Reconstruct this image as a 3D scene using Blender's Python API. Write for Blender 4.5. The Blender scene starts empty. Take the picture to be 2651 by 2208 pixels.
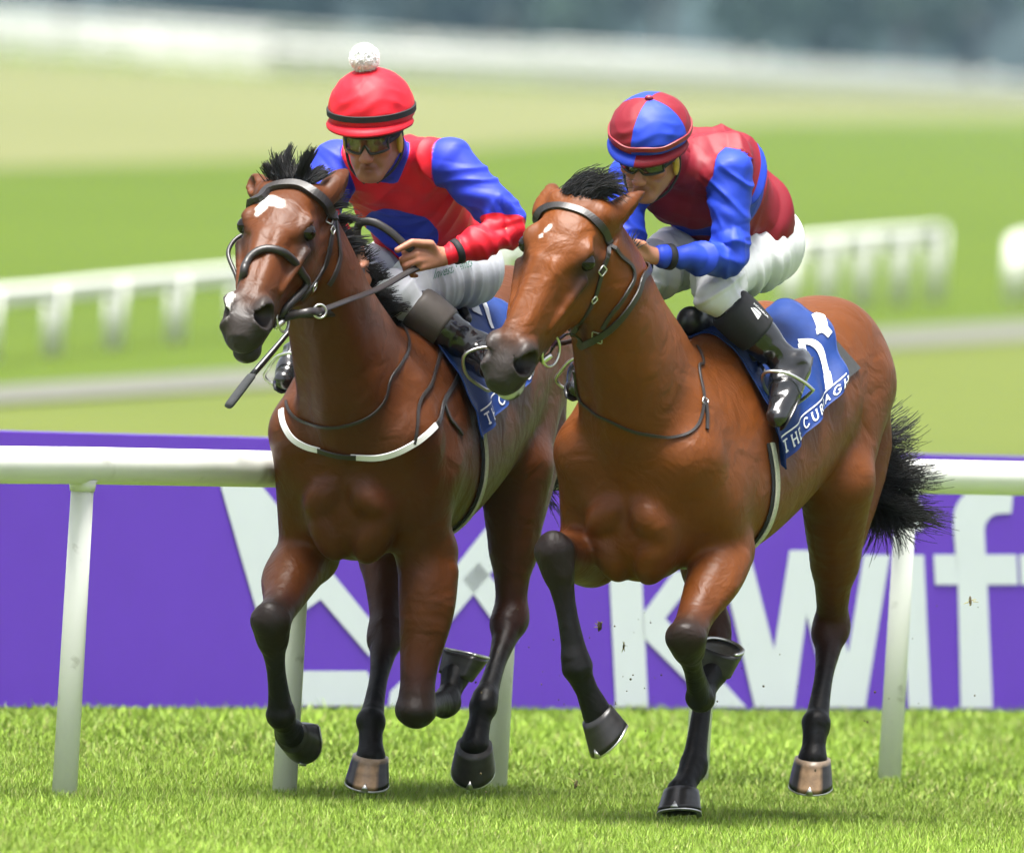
import bpy, bmesh, math, random
import numpy as np
from mathutils import Vector, Matrix

random.seed(7)
rng = np.random.default_rng(11)
scene = bpy.context.scene
COL = scene.collection

# ------------------------------------------------------------------ camera
FPX = 51600.0                       # focal length in photograph pixels (860 px per metre at 60 m)
CAM_D, CAM_H = 60.0, 2.349
PITCH = math.atan(1004.0 / FPX)
ROLL = math.radians(3.4)
_f = np.array([0, math.cos(PITCH), -math.sin(PITCH)])
_u0 = np.array([0, math.sin(PITCH), math.cos(PITCH)])
_r0 = np.array([1.0, 0, 0])
_r = _r0 * math.cos(ROLL) + _u0 * math.sin(ROLL)
_u = _u0 * math.cos(ROLL) - _r0 * math.sin(ROLL)
CAM = np.array([0, -CAM_D, CAM_H])
cam_data = bpy.data.cameras.new('camera')
cam = bpy.data.objects.new('camera', cam_data)
COL.objects.link(cam)
cam.matrix_world = Matrix(((_r[0], _u[0], -_f[0], CAM[0]), (_r[1], _u[1], -_f[1], CAM[1]),
                           (_r[2], _u[2], -_f[2], CAM[2]), (0, 0, 0, 1)))
cam_data.sensor_fit = 'HORIZONTAL'
cam_data.sensor_width = 36.0
cam_data.lens = 36.0 * FPX / 2651.0
cam_data.clip_start = 1.0
cam_data.clip_end = 6000.0
cam_data.dof.use_dof = True
cam_data.dof.focus_distance = 60.15
cam_data.dof.aperture_fstop = 5.8
scene.camera = cam

# ------------------------------------------------------------------ sky, sun, exposure
SUN_EL, SUN_AZ = math.radians(77), math.radians(200)     # high, soft, behind the camera's left shoulder
world = bpy.data.worlds.new('World')
scene.world = world
world.use_nodes = True
wn = world.node_tree
wn.nodes.clear()
wo = wn.nodes.new('ShaderNodeOutputWorld')
wb = wn.nodes.new('ShaderNodeBackground')
ws = wn.nodes.new('ShaderNodeTexSky')
ws.sky_type = 'NISHITA'
ws.sun_disc = False
ws.sun_elevation = SUN_EL
ws.sun_rotation = SUN_AZ
ws.air_density = 1.0
ws.dust_density = 4.0
ws.ozone_density = 1.0
whs = wn.nodes.new('ShaderNodeHueSaturation')
whs.inputs['Saturation'].default_value = 0.35
wn.links.new(ws.outputs[0], whs.inputs['Color'])
wn.links.new(whs.outputs[0], wb.inputs[0])
wb.inputs[1].default_value = 0.09
wn.links.new(wb.outputs[0], wo.inputs[0])
sun_data = bpy.data.lights.new('sun', 'SUN')
sun_data.energy = 3.7
sun_data.angle = math.radians(26)
sun_data.color = (1.0, 0.965, 0.91)
sun = bpy.data.objects.new('sun', sun_data)
COL.objects.link(sun)
_sd = Vector((math.sin(SUN_AZ) * math.cos(SUN_EL), math.cos(SUN_AZ) * math.cos(SUN_EL), math.sin(SUN_EL)))
sun.rotation_euler = (_sd).to_track_quat('Z', 'Y').to_euler()
sun.location = (0, 0, 30)
scene.view_settings.view_transform = 'Standard'
scene.view_settings.look = 'None'
scene.view_settings.gamma = 1.0
scene.view_settings.exposure = 1.72
scene.view_settings.use_curve_mapping = False
scene.cycles.use_denoising = True
scene.cycles.max_bounces = 4
scene.cycles.diffuse_bounces = 2
scene.cycles.use_adaptive_sampling = True
scene.cycles.adaptive_threshold = 0.03
scene.cycles.volume_bounces = 0

# ------------------------------------------------------------------ measuring helpers
def ray(px, py):
    d = _f + _r * ((px - 1325.5) / FPX) + _u * ((1104.0 - py) / FPX)
    return d / d[1]
def P(px, py, Y):
    """the place at depth Y (m behind the winning horse's chest) seen at photograph pixel px, py"""
    d = ray(px, py)
    return CAM + d * (Y + CAM_D)
def G(px, py, z=0.0):
    """the place on level z seen at a photograph pixel"""
    d = ray(px, py)
    return CAM + d * ((z - CAM_H) / d[2])
def nrm(v):
    v = np.asarray(v, float)
    return v / (np.linalg.norm(v) + 1e-12)
def proj(p):
    q = np.asarray(p) - CAM
    z = q @ _f
    return 1325.5 + FPX * (q @ _r) / z, 1104.0 - FPX * (q @ _u) / z

# ------------------------------------------------------------------ materials
MATS = {}
def mat(name, color=(0.5, 0.5, 0.5), rough=0.5, metal=0.0, spec=0.5, attr=None, noise=0.0, nscale=20.0, bump=0.0, bscale=60.0,
        sheen=0.0, coat=0.0, stretch=None, trans=0.0, bdist=0.01):
    m = bpy.data.materials.new(name)
    m.use_nodes = True
    nt = m.node_tree
    b = nt.nodes['Principled BSDF']
    b.inputs['Roughness'].default_value = rough
    b.inputs['Metallic'].default_value = metal
    b.inputs['Specular IOR Level'].default_value = spec
    if sheen:
        b.inputs['Sheen Weight'].default_value = sheen
        b.inputs['Sheen Roughness'].default_value = 0.5
    if coat:
        b.inputs['Coat Weight'].default_value = coat
        b.inputs['Coat Roughness'].default_value = 0.15
    if trans:
        b.inputs['Transmission Weight'].default_value = trans
    tc = nt.nodes.new('ShaderNodeTexCoord')
    src = tc.outputs['Object']
    if stretch:
        mp = nt.nodes.new('ShaderNodeMapping')
        mp.inputs['Scale'].default_value = stretch
        nt.links.new(src, mp.inputs[0])
        src = mp.outputs[0]
    if attr:
        a = nt.nodes.new('ShaderNodeAttribute')
        a.attribute_name = attr
        cout = a.outputs['Color']
    else:
        rgb = nt.nodes.new('ShaderNodeRGB')
        rgb.outputs[0].default_value = (*color, 1)
        cout = rgb.outputs[0]
    if noise:
        n = nt.nodes.new('ShaderNodeTexNoise')
        n.inputs['Scale'].default_value = nscale
        n.inputs['Detail'].default_value = 6
        nt.links.new(src, n.inputs['Vector'])
        mr = nt.nodes.new('ShaderNodeMapRange')
        mr.inputs[1].default_value = 0.25
        mr.inputs[2].default_value = 0.75
        mr.inputs[3].default_value = 1 - noise
        mr.inputs[4].default_value = 1 + noise
        nt.links.new(n.outputs[0], mr.inputs[0])
        vm = nt.nodes.new('ShaderNodeVectorMath')
        vm.operation = 'SCALE'
        nt.links.new(cout, vm.inputs[0])
        nt.links.new(mr.outputs[0], vm.inputs['Scale'])
        cout = vm.outputs[0]
    nt.links.new(cout, b.inputs['Base Color'])
    if bump:
        n = nt.nodes.new('ShaderNodeTexNoise')
        n.inputs['Scale'].default_value = bscale
        n.inputs['Detail'].default_value = 4
        nt.links.new(src, n.inputs['Vector'])
        bp = nt.nodes.new('ShaderNodeBump')
        bp.inputs['Strength'].default_value = bump
        bp.inputs['Distance'].default_value = bdist
        nt.links.new(n.outputs[0], bp.inputs['Height'])
        nt.links.new(bp.outputs[0], b.inputs['Normal'])
    MATS[name] = m
    return m

# ------------------------------------------------------------------ object helpers
def link(o, parent=None):
    COL.objects.link(o)
    if parent is not None:
        o.parent = parent
        o.matrix_parent_inverse = parent.matrix_world.inverted()
    return o
def tag(o, label=None, cat=None, group=None, kind=None):
    for k, v in (('label', label), ('category', cat), ('group', group), ('kind', kind)):
        if v:
            o[k] = v
    return o
def empty(name, loc, label, cat, group=None):
    o = bpy.data.objects.new(name, None)
    o.empty_display_size = 0.1
    o.location = Vector(loc)
    o.matrix_world = Matrix.Translation(Vector(loc))
    COL.objects.link(o)
    return tag(o, label, cat, group)
def mesh_np(name, V, F, material, parent=None, smooth=True, colors=None, attrs=None):
    """V (n,3) world coordinates, F (m,k) array or list of index tuples"""
    me = bpy.data.meshes.new(name)
    V = np.ascontiguousarray(V, dtype=np.float32)
    if isinstance(F, np.ndarray) and F.ndim == 2:
        k = F.shape[1]
        me.vertices.add(len(V))
        me.vertices.foreach_set('co', V.ravel())
        me.loops.add(F.size)
        me.loops.foreach_set('vertex_index', np.ascontiguousarray(F, dtype=np.int32).ravel())
        me.polygons.add(len(F))
        me.polygons.foreach_set('loop_start', np.arange(0, F.size, k, dtype=np.int32))
        me.update(calc_edges=True)
    else:
        me.from_pydata(V.tolist(), [], [tuple(int(i) for i in f) for f in F])
    if smooth:
        me.polygons.foreach_set('use_smooth', np.ones(len(me.polygons), dtype=bool))
    if colors is not None:
        ca = me.color_attributes.new('col', 'FLOAT_COLOR', 'POINT')
        c4 = np.ones((len(V), 4), np.float32)
        c4[:, :3] = colors
        ca.data.foreach_set('color', c4.ravel())
    if attrs:
        for k, v in attrs.items():
            a = me.attributes.new(k, 'FLOAT', 'POINT')
            a.data.foreach_set('value', np.ascontiguousarray(v, np.float32))
    me.materials.append(MATS[material] if isinstance(material, str) else material)
    me.update()
    o = bpy.data.objects.new(name, me)
    return link(o, parent)

def catmull(pts, n):
    """smooth resampling of a polyline: (k,d) -> (n,d)"""
    pts = np.asarray(pts, float)
    k = len(pts)
    if k < 3:
        t = np.linspace(0, 1, n)[:, None]
        return pts[0] * (1 - t) + pts[-1] * t
    ext = np.vstack([2 * pts[0] - pts[1], pts, 2 * pts[-1] - pts[-2]])
    seg = np.linalg.norm(np.diff(pts[:, :3], axis=0), axis=1) + 1e-9
    cum = np.concatenate([[0], np.cumsum(seg)])
    u = np.linspace(0, cum[-1], n)
    i = np.clip(np.searchsorted(cum, u, side='right') - 1, 0, k - 2)
    t = ((u - cum[i]) / seg[i])[:, None]
    p0, p1, p2, p3 = ext[i], ext[i + 1], ext[i + 2], ext[i + 3]
    return 0.5 * (2 * p1 + (p2 - p0) * t + (2 * p0 - 5 * p1 + 4 * p2 - p3) * t ** 2 + (3 * p1 - p0 - 3 * p2 + p3) * t ** 3)

def tube(pts, radii, sides=8, n=None, closed=False, flat=1.0, ref=None):
    """swept tube -> V, F ; radii scalar or per-point; flat squashes along the ref direction"""
    pts = np.asarray(pts, float)
    r = np.broadcast_to(np.asarray(radii, float), (len(pts),)).copy()
    if n:
        q = catmull(np.column_stack([pts, r]), n)
        pts, r = q[:, :3], q[:, 3]
    m = len(pts)
    if closed:
        tan = np.roll(pts, -1, 0) - np.roll(pts, 1, 0)
    else:
        tan = np.gradient(pts, axis=0)
    tan /= np.linalg.norm(tan, axis=1)[:, None] + 1e-12
    V = []
    a = np.linspace(0, 2 * math.pi, sides, endpoint=False)
    prev = None
    for i in range(m):
        if ref is not None:
            rv = ref[i] if np.ndim(ref) == 2 else np.asarray(ref, float)
        else:
            rv = prev if prev is not None else (np.array([0, 0, 1.0]) if abs(tan[i][2]) < 0.9 else np.array([1.0, 0, 0]))
        e = rv - tan[i] * (rv @ tan[i])
        e = nrm(e)
        prev = e
        w = np.cross(tan[i], e)
        V.append(pts[i] + r[i] * (np.outer(np.cos(a), e) * flat + np.outer(np.sin(a), w)))
    V = np.vstack(V)
    F = []
    rows = m if closed else m - 1
    for i in range(rows):
        j = (i + 1) % m
        for s in range(sides):
            s2 = (s + 1) % sides
            F.append((i * sides + s, i * sides + s2, j * sides + s2, j * sides + s))
    if not closed:
        F.append(tuple(range(sides - 1, -1, -1)))
        F.append(tuple((m - 1) * sides + s for s in range(sides)))
    return V, F
def tube_obj(name, pts, radii, material, parent=None, **kw):
    V, F = tube(pts, radii, **kw)
    return mesh_np(name, V, F, material, parent)
class MB:
    """collects several shapes of one part"""
    def __init__(self):
        self.V, self.F, self.n = [], [], 0
    def add(self, V, F):
        self.V.append(np.asarray(V, float))
        self.F += [tuple(int(i) + self.n for i in f) for f in F]
        self.n += len(V)
        return self
    def box(self, c, sx, sy, sz, ax=None):
        ax = np.eye(3) if ax is None else np.asarray(ax)
        v = [np.asarray(c) + ax[0] * sx * a + ax[1] * sy * b + ax[2] * sz * d for a in (-.5, .5) for b in (-.5, .5) for d in (-.5, .5)]
        return self.add(v, [(0, 1, 3, 2), (4, 6, 7, 5), (0, 4, 5, 1), (2, 3, 7, 6), (0, 2, 6, 4), (1, 5, 7, 3)])
    def obj(self, name, material, parent=None, smooth=True):
        return mesh_np(name, np.vstack(self.V), self.F, material, parent, smooth)

# ------------------------------------------------------------------ implicit bodies: blended solids turned into one continuous skin
class Field:
    def __init__(self, lo, hi, h):
        self.h = h
        self.lo = np.asarray(lo, float)
        self.n = np.ceil((np.asarray(hi, float) - self.lo) / h).astype(int) + 1
        self.D = np.full(self.n, 0.5, np.float32)
        self.prims = []
    def _grid(self, lo, hi):
        a = np.clip(np.floor((np.asarray(lo) - self.lo) / self.h).astype(int), 0, self.n)
        b = np.clip(np.ceil((np.asarray(hi) - self.lo) / self.h).astype(int) + 1, 0, self.n)
        if np.any(b <= a):
            return None, None
        ax = [(self.lo[i] + np.arange(a[i], b[i]) * self.h).astype(np.float32) for i in range(3)]
        return tuple(slice(a[i], b[i]) for i in range(3)), (ax[0][:, None, None], ax[1][None, :, None], ax[2][None, None, :])
    def add(self, fn, lo, hi, k=0.02, col=None, cut=False, tau=None):
        pad = k + 0.045
        sl, g = self._grid(np.asarray(lo) - pad, np.asarray(hi) + pad)
        if col is not None:
            self.prims.append((fn, col, np.asarray(lo) - 0.15, np.asarray(hi) + 0.15))
        if sl is None:
            return
        d = fn(*g).astype(np.float32)
        A = self.D[sl]
        if cut:
            d = -d
            h = np.maximum(k - np.abs(A - d), 0) / k
            self.D[sl] = np.maximum(A, d) + h * h * k * 0.25
        else:
            h = np.maximum(k - np.abs(A - d), 0) / k
            self.D[sl] = np.minimum(A, d) - h * h * k * 0.25
    # --- primitives
    def cone(self, a, ra, b, rb, k=0.02, col=None, flat=None, cut=False, wr=None):
        a = np.asarray(a, float)
        b = np.asarray(b, float)
        ba = b - a
        L2 = float(ba @ ba) + 1e-12
        def fn(X, Y, Z):
            qx, qy, qz = X - a[0], Y - a[1], Z - a[2]
            t = np.clip((qx * ba[0] + qy * ba[1] + qz * ba[2]) / L2, 0, 1)
            qx, qy, qz = qx - t * ba[0], qy - t * ba[1], qz - t * ba[2]
            if flat is not None:
                e, fac = flat
                s = (qx * e[0] + qy * e[1] + qz * e[2]) * (1 / fac - 1)
                qx, qy, qz = qx + s * e[0], qy + s * e[1], qz + s * e[2]
            d = np.sqrt(qx * qx + qy * qy + qz * qz) - (ra + (rb - ra) * t)
            if wr is not None:
                d = d + wr(X, Y, Z, t)
            return d
        R = max(ra, rb) * (max(1, flat[1]) if flat else 1)
        self.add(fn, np.minimum(a, b) - R, np.maximum(a, b) + R, k, col, cut)
    def limb(self, pts, rs, k=0.02, cols=None, n=None, **kw):
        q = np.column_stack([np.asarray(pts, float), np.asarray(rs, float)])
        if n:
            cc = None
            if cols is not None and not isinstance(cols, str):
                cc = np.asarray(cols, float)
                cum = np.concatenate([[0], np.cumsum(np.linalg.norm(np.diff(q[:, :3], axis=0), axis=1))])
                u = np.linspace(0, cum[-1], n)
                cc = np.array([[np.interp(x, cum, cc[:, j]) for j in range(3)] for x in u])
            q = catmull(q, n)
            cols = cols if isinstance(cols, str) else cc
        segs = []
        for i in range(len(q) - 1):
            s = Field.__new__(Field)
            s.got = None
            s.add = lambda fn, lo, hi, k, col, cut, s=s: setattr(s, 'got', (fn, lo, hi))
            Field.cone(s, q[i, :3], q[i, 3], q[i + 1, :3], q[i + 1, 3], k, None, **{x: y for x, y in kw.items() if x != 'cut'})
            segs.append(s.got)
            if isinstance(cols, str):
                self.prims.append((s.got[0], cols, s.got[1] - 0.15, s.got[2] + 0.15))
            elif cols is not None:
                self.prims.append((s.got[0], (np.asarray(cols[i]) + np.asarray(cols[i + 1])) / 2, s.got[1] - 0.15, s.got[2] + 0.15))
        def fn(X, Y, Z):
            d = segs[0][0](X, Y, Z)
            for g in segs[1:]:
                d = np.minimum(d, g[0](X, Y, Z))
            return d
        self.add(fn, np.min([g[1] for g in segs], 0), np.max([g[2] for g in segs], 0), k, None, kw.get('cut', False))
    def ell(self, c, r, ax=None, k=0.02, col=None, cut=False):
        c = np.asarray(c, float)
        r = np.asarray(r, float)
        ax = np.eye(3) if ax is None else np.asarray(ax, float)
        def fn(X, Y, Z):
            q = [X - c[0], Y - c[1], Z - c[2]]
            u = [(q[0] * ax[i][0] + q[1] * ax[i][1] + q[2] * ax[i][2]) for i in range(3)]
            k0 = np.sqrt(sum((u[i] / r[i]) ** 2 for i in range(3)))
            k1 = np.sqrt(sum((u[i] / r[i] ** 2) ** 2 for i in range(3))) + 1e-6
            return k0 * (k0 - 1) / k1
        ext = np.sqrt(sum((ax[i] * r[i]) ** 2 for i in range(3)))
        self.add(fn, c - ext, c + ext, k, col, cut)
    def loft(self, o, ax, up, side, st, k=0.03, col=None, p=2.0, egg=0.0, cut=False):
        """st rows: t, top, bottom, half width, (side shift); egg narrows the upper half"""
        o = np.asarray(o, float)
        st = np.asarray([list(s) + [0.0] * (5 - len(s)) + ([egg] if len(s) < 6 else []) for s in st], float)
        tt = np.linspace(st[0, 0], st[-1, 0], 90)
        cm = np.zeros((90, 5))
        for j in range(5):                       # monotone-ish cubic through the stations
            x, y = st[:, 0], st[:, j + 1]
            s = np.gradient(y, x)
            i = np.clip(np.searchsorted(x, tt, side='right') - 1, 0, len(x) - 2)
            hh = x[i + 1] - x[i]
            u = (tt - x[i]) / hh
            cm[:, j] = (2 * u**3 - 3 * u**2 + 1) * y[i] + (u**3 - 2 * u**2 + u) * hh * s[i] + (-2 * u**3 + 3 * u**2) * y[i + 1] + (u**3 - u**2) * hh * s[i + 1]
        pe = p if np.ndim(p) else None
        def fn(X, Y, Z):
            qx, qy, qz = X - o[0], Y - o[1], Z - o[2]
            t = qx * ax[0] + qy * ax[1] + qz * ax[2]
            v = qx * up[0] + qy * up[1] + qz * up[2]
            s = qx * side[0] + qy * side[1] + qz * side[2]
            tc = np.clip(t, tt[0], tt[-1])
            top, bot, hw, sh, eg = (np.interp(tc, tt, cm[:, j]) for j in range(5))
            cv, rv = (top + bot) / 2, np.maximum((top - bot) / 2, 0.004)
            v = v - cv
            s = s - sh
            w = np.maximum(hw, 0.004) * (1 - eg * np.clip(v / rv, -1, 1))
            n = ((np.abs(s) / w) ** p + (np.abs(v) / rv) ** p) ** (1.0 / p) + 1e-6
            q = np.sqrt(s * s + v * v) + 1e-6
            d = q * (1 - 1 / n)
            d = np.where(n < 1, np.maximum(d, (n - 1) * np.minimum(w, rv)), d)
            dt = np.abs(t - tc)
            return np.where(dt > 0, np.sqrt(np.maximum(d, 0) ** 2 + dt ** 2) + np.minimum(d, 0) * 0, d)
        pts = []
        for i in range(0, 90, 3):
            for v in (cm[i, 0], cm[i, 1]):
                for s in (-cm[i, 2] * 1.3, cm[i, 2] * 1.3):
                    pts.append(o + np.asarray(ax) * tt[i] + np.asarray(up) * v + np.asarray(side) * (s + cm[i, 3]))
        pts = np.array(pts)
        self.add(fn, pts.min(0), pts.max(0), k, col, cut)
    # --- queries
    def sample(self, p):
        p = np.atleast_2d(p)
        q = np.clip((p - self.lo) / self.h, 0, self.n - 1.001)
        i = np.floor(q).astype(int)
        f = q - i
        D = self.D
        r = 0
        for dx in (0, 1):
            for dy in (0, 1):
                for dz in (0, 1):
                    w = (f[:, 0] if dx else 1 - f[:, 0]) * (f[:, 1] if dy else 1 - f[:, 1]) * (f[:, 2] if dz else 1 - f[:, 2])
                    r = r + w * D[i[:, 0] + dx, i[:, 1] + dy, i[:, 2] + dz]
        return r
    def grad(self, p):
        e = self.h * 1.5
        g = np.stack([self.sample(p + np.eye(3)[i] * e) - self.sample(p - np.eye(3)[i] * e) for i in range(3)], 1)
        return g / (np.linalg.norm(g, axis=1)[:, None] + 1e-9)
    def snap(self, p, off=0.0, it=12):
        p = np.array(np.atleast_2d(p), float)
        for _ in range(it):
            p = p - self.grad(p) * np.clip(self.sample(p) - off, -0.02, 0.02)[:, None] * 0.9
        return p
    def march(self, o, d, far=2.0):
        """first surface hit of rays from o (outside) along d"""
        o = np.array(np.atleast_2d(o), float)
        d = np.array(np.atleast_2d(d), float)
        t = np.zeros(len(o))
        for _ in range(160):
            s = self.sample(o + d * t[:, None])
            t = t + np.clip(s, -0.01, 0.03) * 0.8
        return o + d * t[:, None]
    # --- naive surface nets
    def mesh(self, smooth=1):
        D = self.D
        S = D < 0
        n = np.array(D.shape) - 1
        c = np.zeros(n, np.int8)
        for dx in (0, 1):
            for dy in (0, 1):
                for dz in (0, 1):
                    c += S[dx:dx + n[0], dy:dy + n[1], dz:dz + n[2]]
        act = np.argwhere((c > 0) & (c < 8))
        idx = np.full(n, -1, np.int32)
        idx[act[:, 0], act[:, 1], act[:, 2]] = np.arange(len(act))
        acc = np.zeros((len(act), 3))
        cnt = np.zeros(len(act))
        cor = [(i, j, k) for i in (0, 1) for j in (0, 1) for k in (0, 1)]
        val = {q: D[act[:, 0] + q[0], act[:, 1] + q[1], act[:, 2] + q[2]].astype(float) for q in cor}
        for q in cor:
            for a in range(3):
                if q[a] == 0:
                    w = list(q)
                    w[a] = 1
                    w = tuple(w)
                    v0, v1 = val[q], val[w]
                    m = (v0 < 0) != (v1 < 0)
                    t = np.where(m, v0 / np.where(m, v0 - v1, 1), 0)
                    pt = np.tile(np.array(q, float), (len(act), 1))
                    pt[:, a] = t
                    acc += pt * m[:, None]
                    cnt += m
        V = act + acc / cnt[:, None]
        F = []
        for a in range(3):
            b, c2 = (a + 1) % 3, (a + 2) % 3
            s0 = [slice(None)] * 3
            s1 = [slice(None)] * 3
            s0[a] = slice(0, -1)
            s1[a] = slice(1, None)
            e = np.argwhere(S[tuple(s0)] != S[tuple(s1)])
            ok = (e[:, b] > 0) & (e[:, c2] > 0) & (e[:, b] < n[b]) & (e[:, c2] < n[c2])
            e = e[ok]
            inside = S[e[:, 0], e[:, 1], e[:, 2]]
            def cell(db, dc):
                q = e.copy()
                q[:, b] += db
                q[:, c2] += dc
                return idx[q[:, 0], q[:, 1], q[:, 2]]
            quad = np.stack([cell(-1, -1), cell(0, -1), cell(0, 0), cell(-1, 0)], 1)
            quad[~inside] = quad[~inside][:, ::-1]
            F.append(quad)
        F = np.vstack(F)
        F = F[(F >= 0).all(1)]
        V = self.lo + V * self.h
        for _ in range(smooth):
            s = np.zeros_like(V)
            w = np.zeros(len(V))
            for i in range(4):
                for j in ((i + 1) % 4,):
                    np.add.at(s, F[:, i], V[F[:, j]])
                    np.add.at(w, F[:, i], 1)
                    np.add.at(s, F[:, j], V[F[:, i]])
                    np.add.at(w, F[:, j], 1)
            V = V * 0.5 + 0.5 * s / np.maximum(w, 1)[:, None]
        return V, F
    def gdist(self, V, ids):
        """distance to the nearest of the shapes marked with one of ids"""
        best = np.full(len(V), .3)
        for fn, col, lo, hi in self.prims:
            if not (isinstance(col, str) and col in ids):
                continue
            m = np.where(((V > lo) & (V < hi)).all(1))[0]
            if len(m):
                q = V[m]
                best[m] = np.minimum(best[m], fn(q[:, 0], q[:, 1], q[:, 2]))
        return best
    def hard_colors(self, V, base):
        best = np.full(len(V), 1.0)
        c = np.tile(np.asarray(base, float), (len(V), 1))
        for fn, col, lo, hi in self.prims:
            m = np.where(((V > lo) & (V < hi)).all(1))[0]
            if len(m) == 0:
                continue
            q = V[m]
            d = fn(q[:, 0], q[:, 1], q[:, 2])
            w = d < best[m]
            best[m[w]] = d[w]
            c[m[w]] = np.asarray(col)
        return c
    def colors(self, V, base, tau=0.012):
        w = np.full(len(V), 1e-6)
        c = np.tile(np.asarray(base, float), (len(V), 1)) * 1e-6
        for fn, col, lo, hi in self.prims:
            m = np.where(((V > lo) & (V < hi)).all(1))[0]
            if len(m) == 0:
                continue
            q = V[m]
            d = fn(q[:, 0], q[:, 1], q[:, 2])
            ww = np.exp(-np.clip(d, -0.02, 0.2) / tau)
            w[m] += ww
            c[m] += ww[:, None] * np.asarray(col)
        return c / w[:, None]

def fbm(p, scale, seed=0, oct=3):
    """cheap smooth noise from summed rotated sines, about -1..1"""
    r = np.random.default_rng(seed)
    out = 0
    amp, tot = 1.0, 0.0
    for o in range(oct):
        for _ in range(4):
            d = r.normal(size=3)
            d /= np.linalg.norm(d)
            out = out + amp * np.sin((p[..., 0] * d[0] + p[..., 1] * d[1] + p[..., 2] * d[2]) * scale * (2 ** o) * r.uniform(.7, 1.4) + r.uniform(0, 6.28))
            tot += amp * 0.55
        amp *= 0.5
    return out / tot
def wrinkle(V, d, freq, seed=0, asp=.28):
    """cloth creases running across direction d: sharp ridges with soft valleys, about -1..1"""
    d = nrm(d)
    t = V @ d
    Q = (V - np.outer(t, d)) * asp + np.outer(t, d)
    n = fbm(Q, freq, seed, 2)
    return 1 - 2 * np.minimum(np.abs(n) * 1.6, 1)
def sstep(a, b, x):
    t = np.clip((x - a) / (b - a), 0, 1)
    return t * t * (3 - 2 * t)
# ------------------------------------------------------------------ horses
BLK = np.array([.005, .0042, .004])
def hoof(parent, C, n, b, w=0.058, hgt=0.078, patch=None, shoe=True, flare=1.24):
    """hoof wall from the coronet C; n points out of the sole, b towards the toe"""
    n = nrm(n)
    b = nrm(np.asarray(b, float) - n * np.dot(b, n))
    s = np.cross(n, b)
    NS, NR = 28, 7
    V = []
    col = []
    for i in range(NR):
        t = i / (NR - 1)
        sc = 1 + (flare - 1) * t
        fw = 0.034 * t
        for j in range(NS):
            a = 2 * math.pi * j / NS
            x, y = math.cos(a), math.sin(a)
            rb = w * sc * (1.05 if x > 0 else 0.86)
            bx = rb * x
            if x < -0.55:
                bx = -rb * (0.55 + 0.25 * (-x - 0.55))
            hh = hgt * t * (1.0 + 0.12 * x)
            V.append(C + b * (bx + fw * (0.4 + 0.6 * (x > -0.3))) + s * (w * sc * 0.98 * y) + n * hh)
            c = np.array([.020, .018, .017])
            if patch is not None and abs(y) < patch and x > 0:
                c = np.array([.32, .20, .11]) * (0.85 + 0.25 * t)
            c = c * (1 + 0.25 * math.sin(t * 22 + x))
            if i == 0 and patch is not None:
                c = np.array([.30, .22, .15])
            col.append(c)
    F = [(i * NS + j, i * NS + (j + 1) % NS, (i + 1) * NS + (j + 1) % NS, (i + 1) * NS + j) for i in range(NR - 1) for j in range(NS)]
    last = (NR - 1) * NS
    base = len(V)
    for j in range(NS):                                      # the hollow sole
        p = V[last + j]
        ctr = C + n * hgt + b * 0.03
        V.append(ctr + (p - ctr) * 0.72 - n * 0.010)
        col.append(np.array([.06, .055, .045]))
    F += [(last + j, last + (j + 1) % NS, base + (j + 1) % NS, base + j) for j in range(NS)]
    V.append(C + n * (hgt - 0.014) + b * 0.02)
    col.append(np.array([.05, .05, .04]))
    F += [(base + j, base + (j + 1) % NS, len(V) - 1) for j in range(NS)]
    V.append(C - n * 0.004)
    col.append(BLK)
    F += [((j + 1) % NS, j, len(V) - 1) for j in range(NS)]
    ho = mesh_np('hoof', np.array(V), F, 'hoof', parent, colors=np.array(col))
    if shoe:
        ring = []
        ctr = C + n * (hgt * 1.0) + b * 0.03
        js = list(range(NS))
        for j in range(-10, 11):
            p = V[last + j % NS]
            ring.append(p + (ctr - p) * 0.10 + n * 0.004)
        mb = MB()
        mb.add(*tube(np.array(ring), 0.0085, sides=6, flat=0.55, ref=n))
        toe = V[last] + n * 0.0
        mb.add([toe + s * .012, toe - s * .012, toe - n * .024 - b * .012 + b * .003, toe + s * .012 + b * .005, toe - s * .012 + b * .005, toe - n * .024 - b * .004],
               [(0, 1, 2), (3, 5, 4), (0, 2, 5, 3), (1, 4, 5, 2), (0, 3, 4, 1)])
        mb.obj('horseshoe', 'steel', ho)
    return ho

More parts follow.
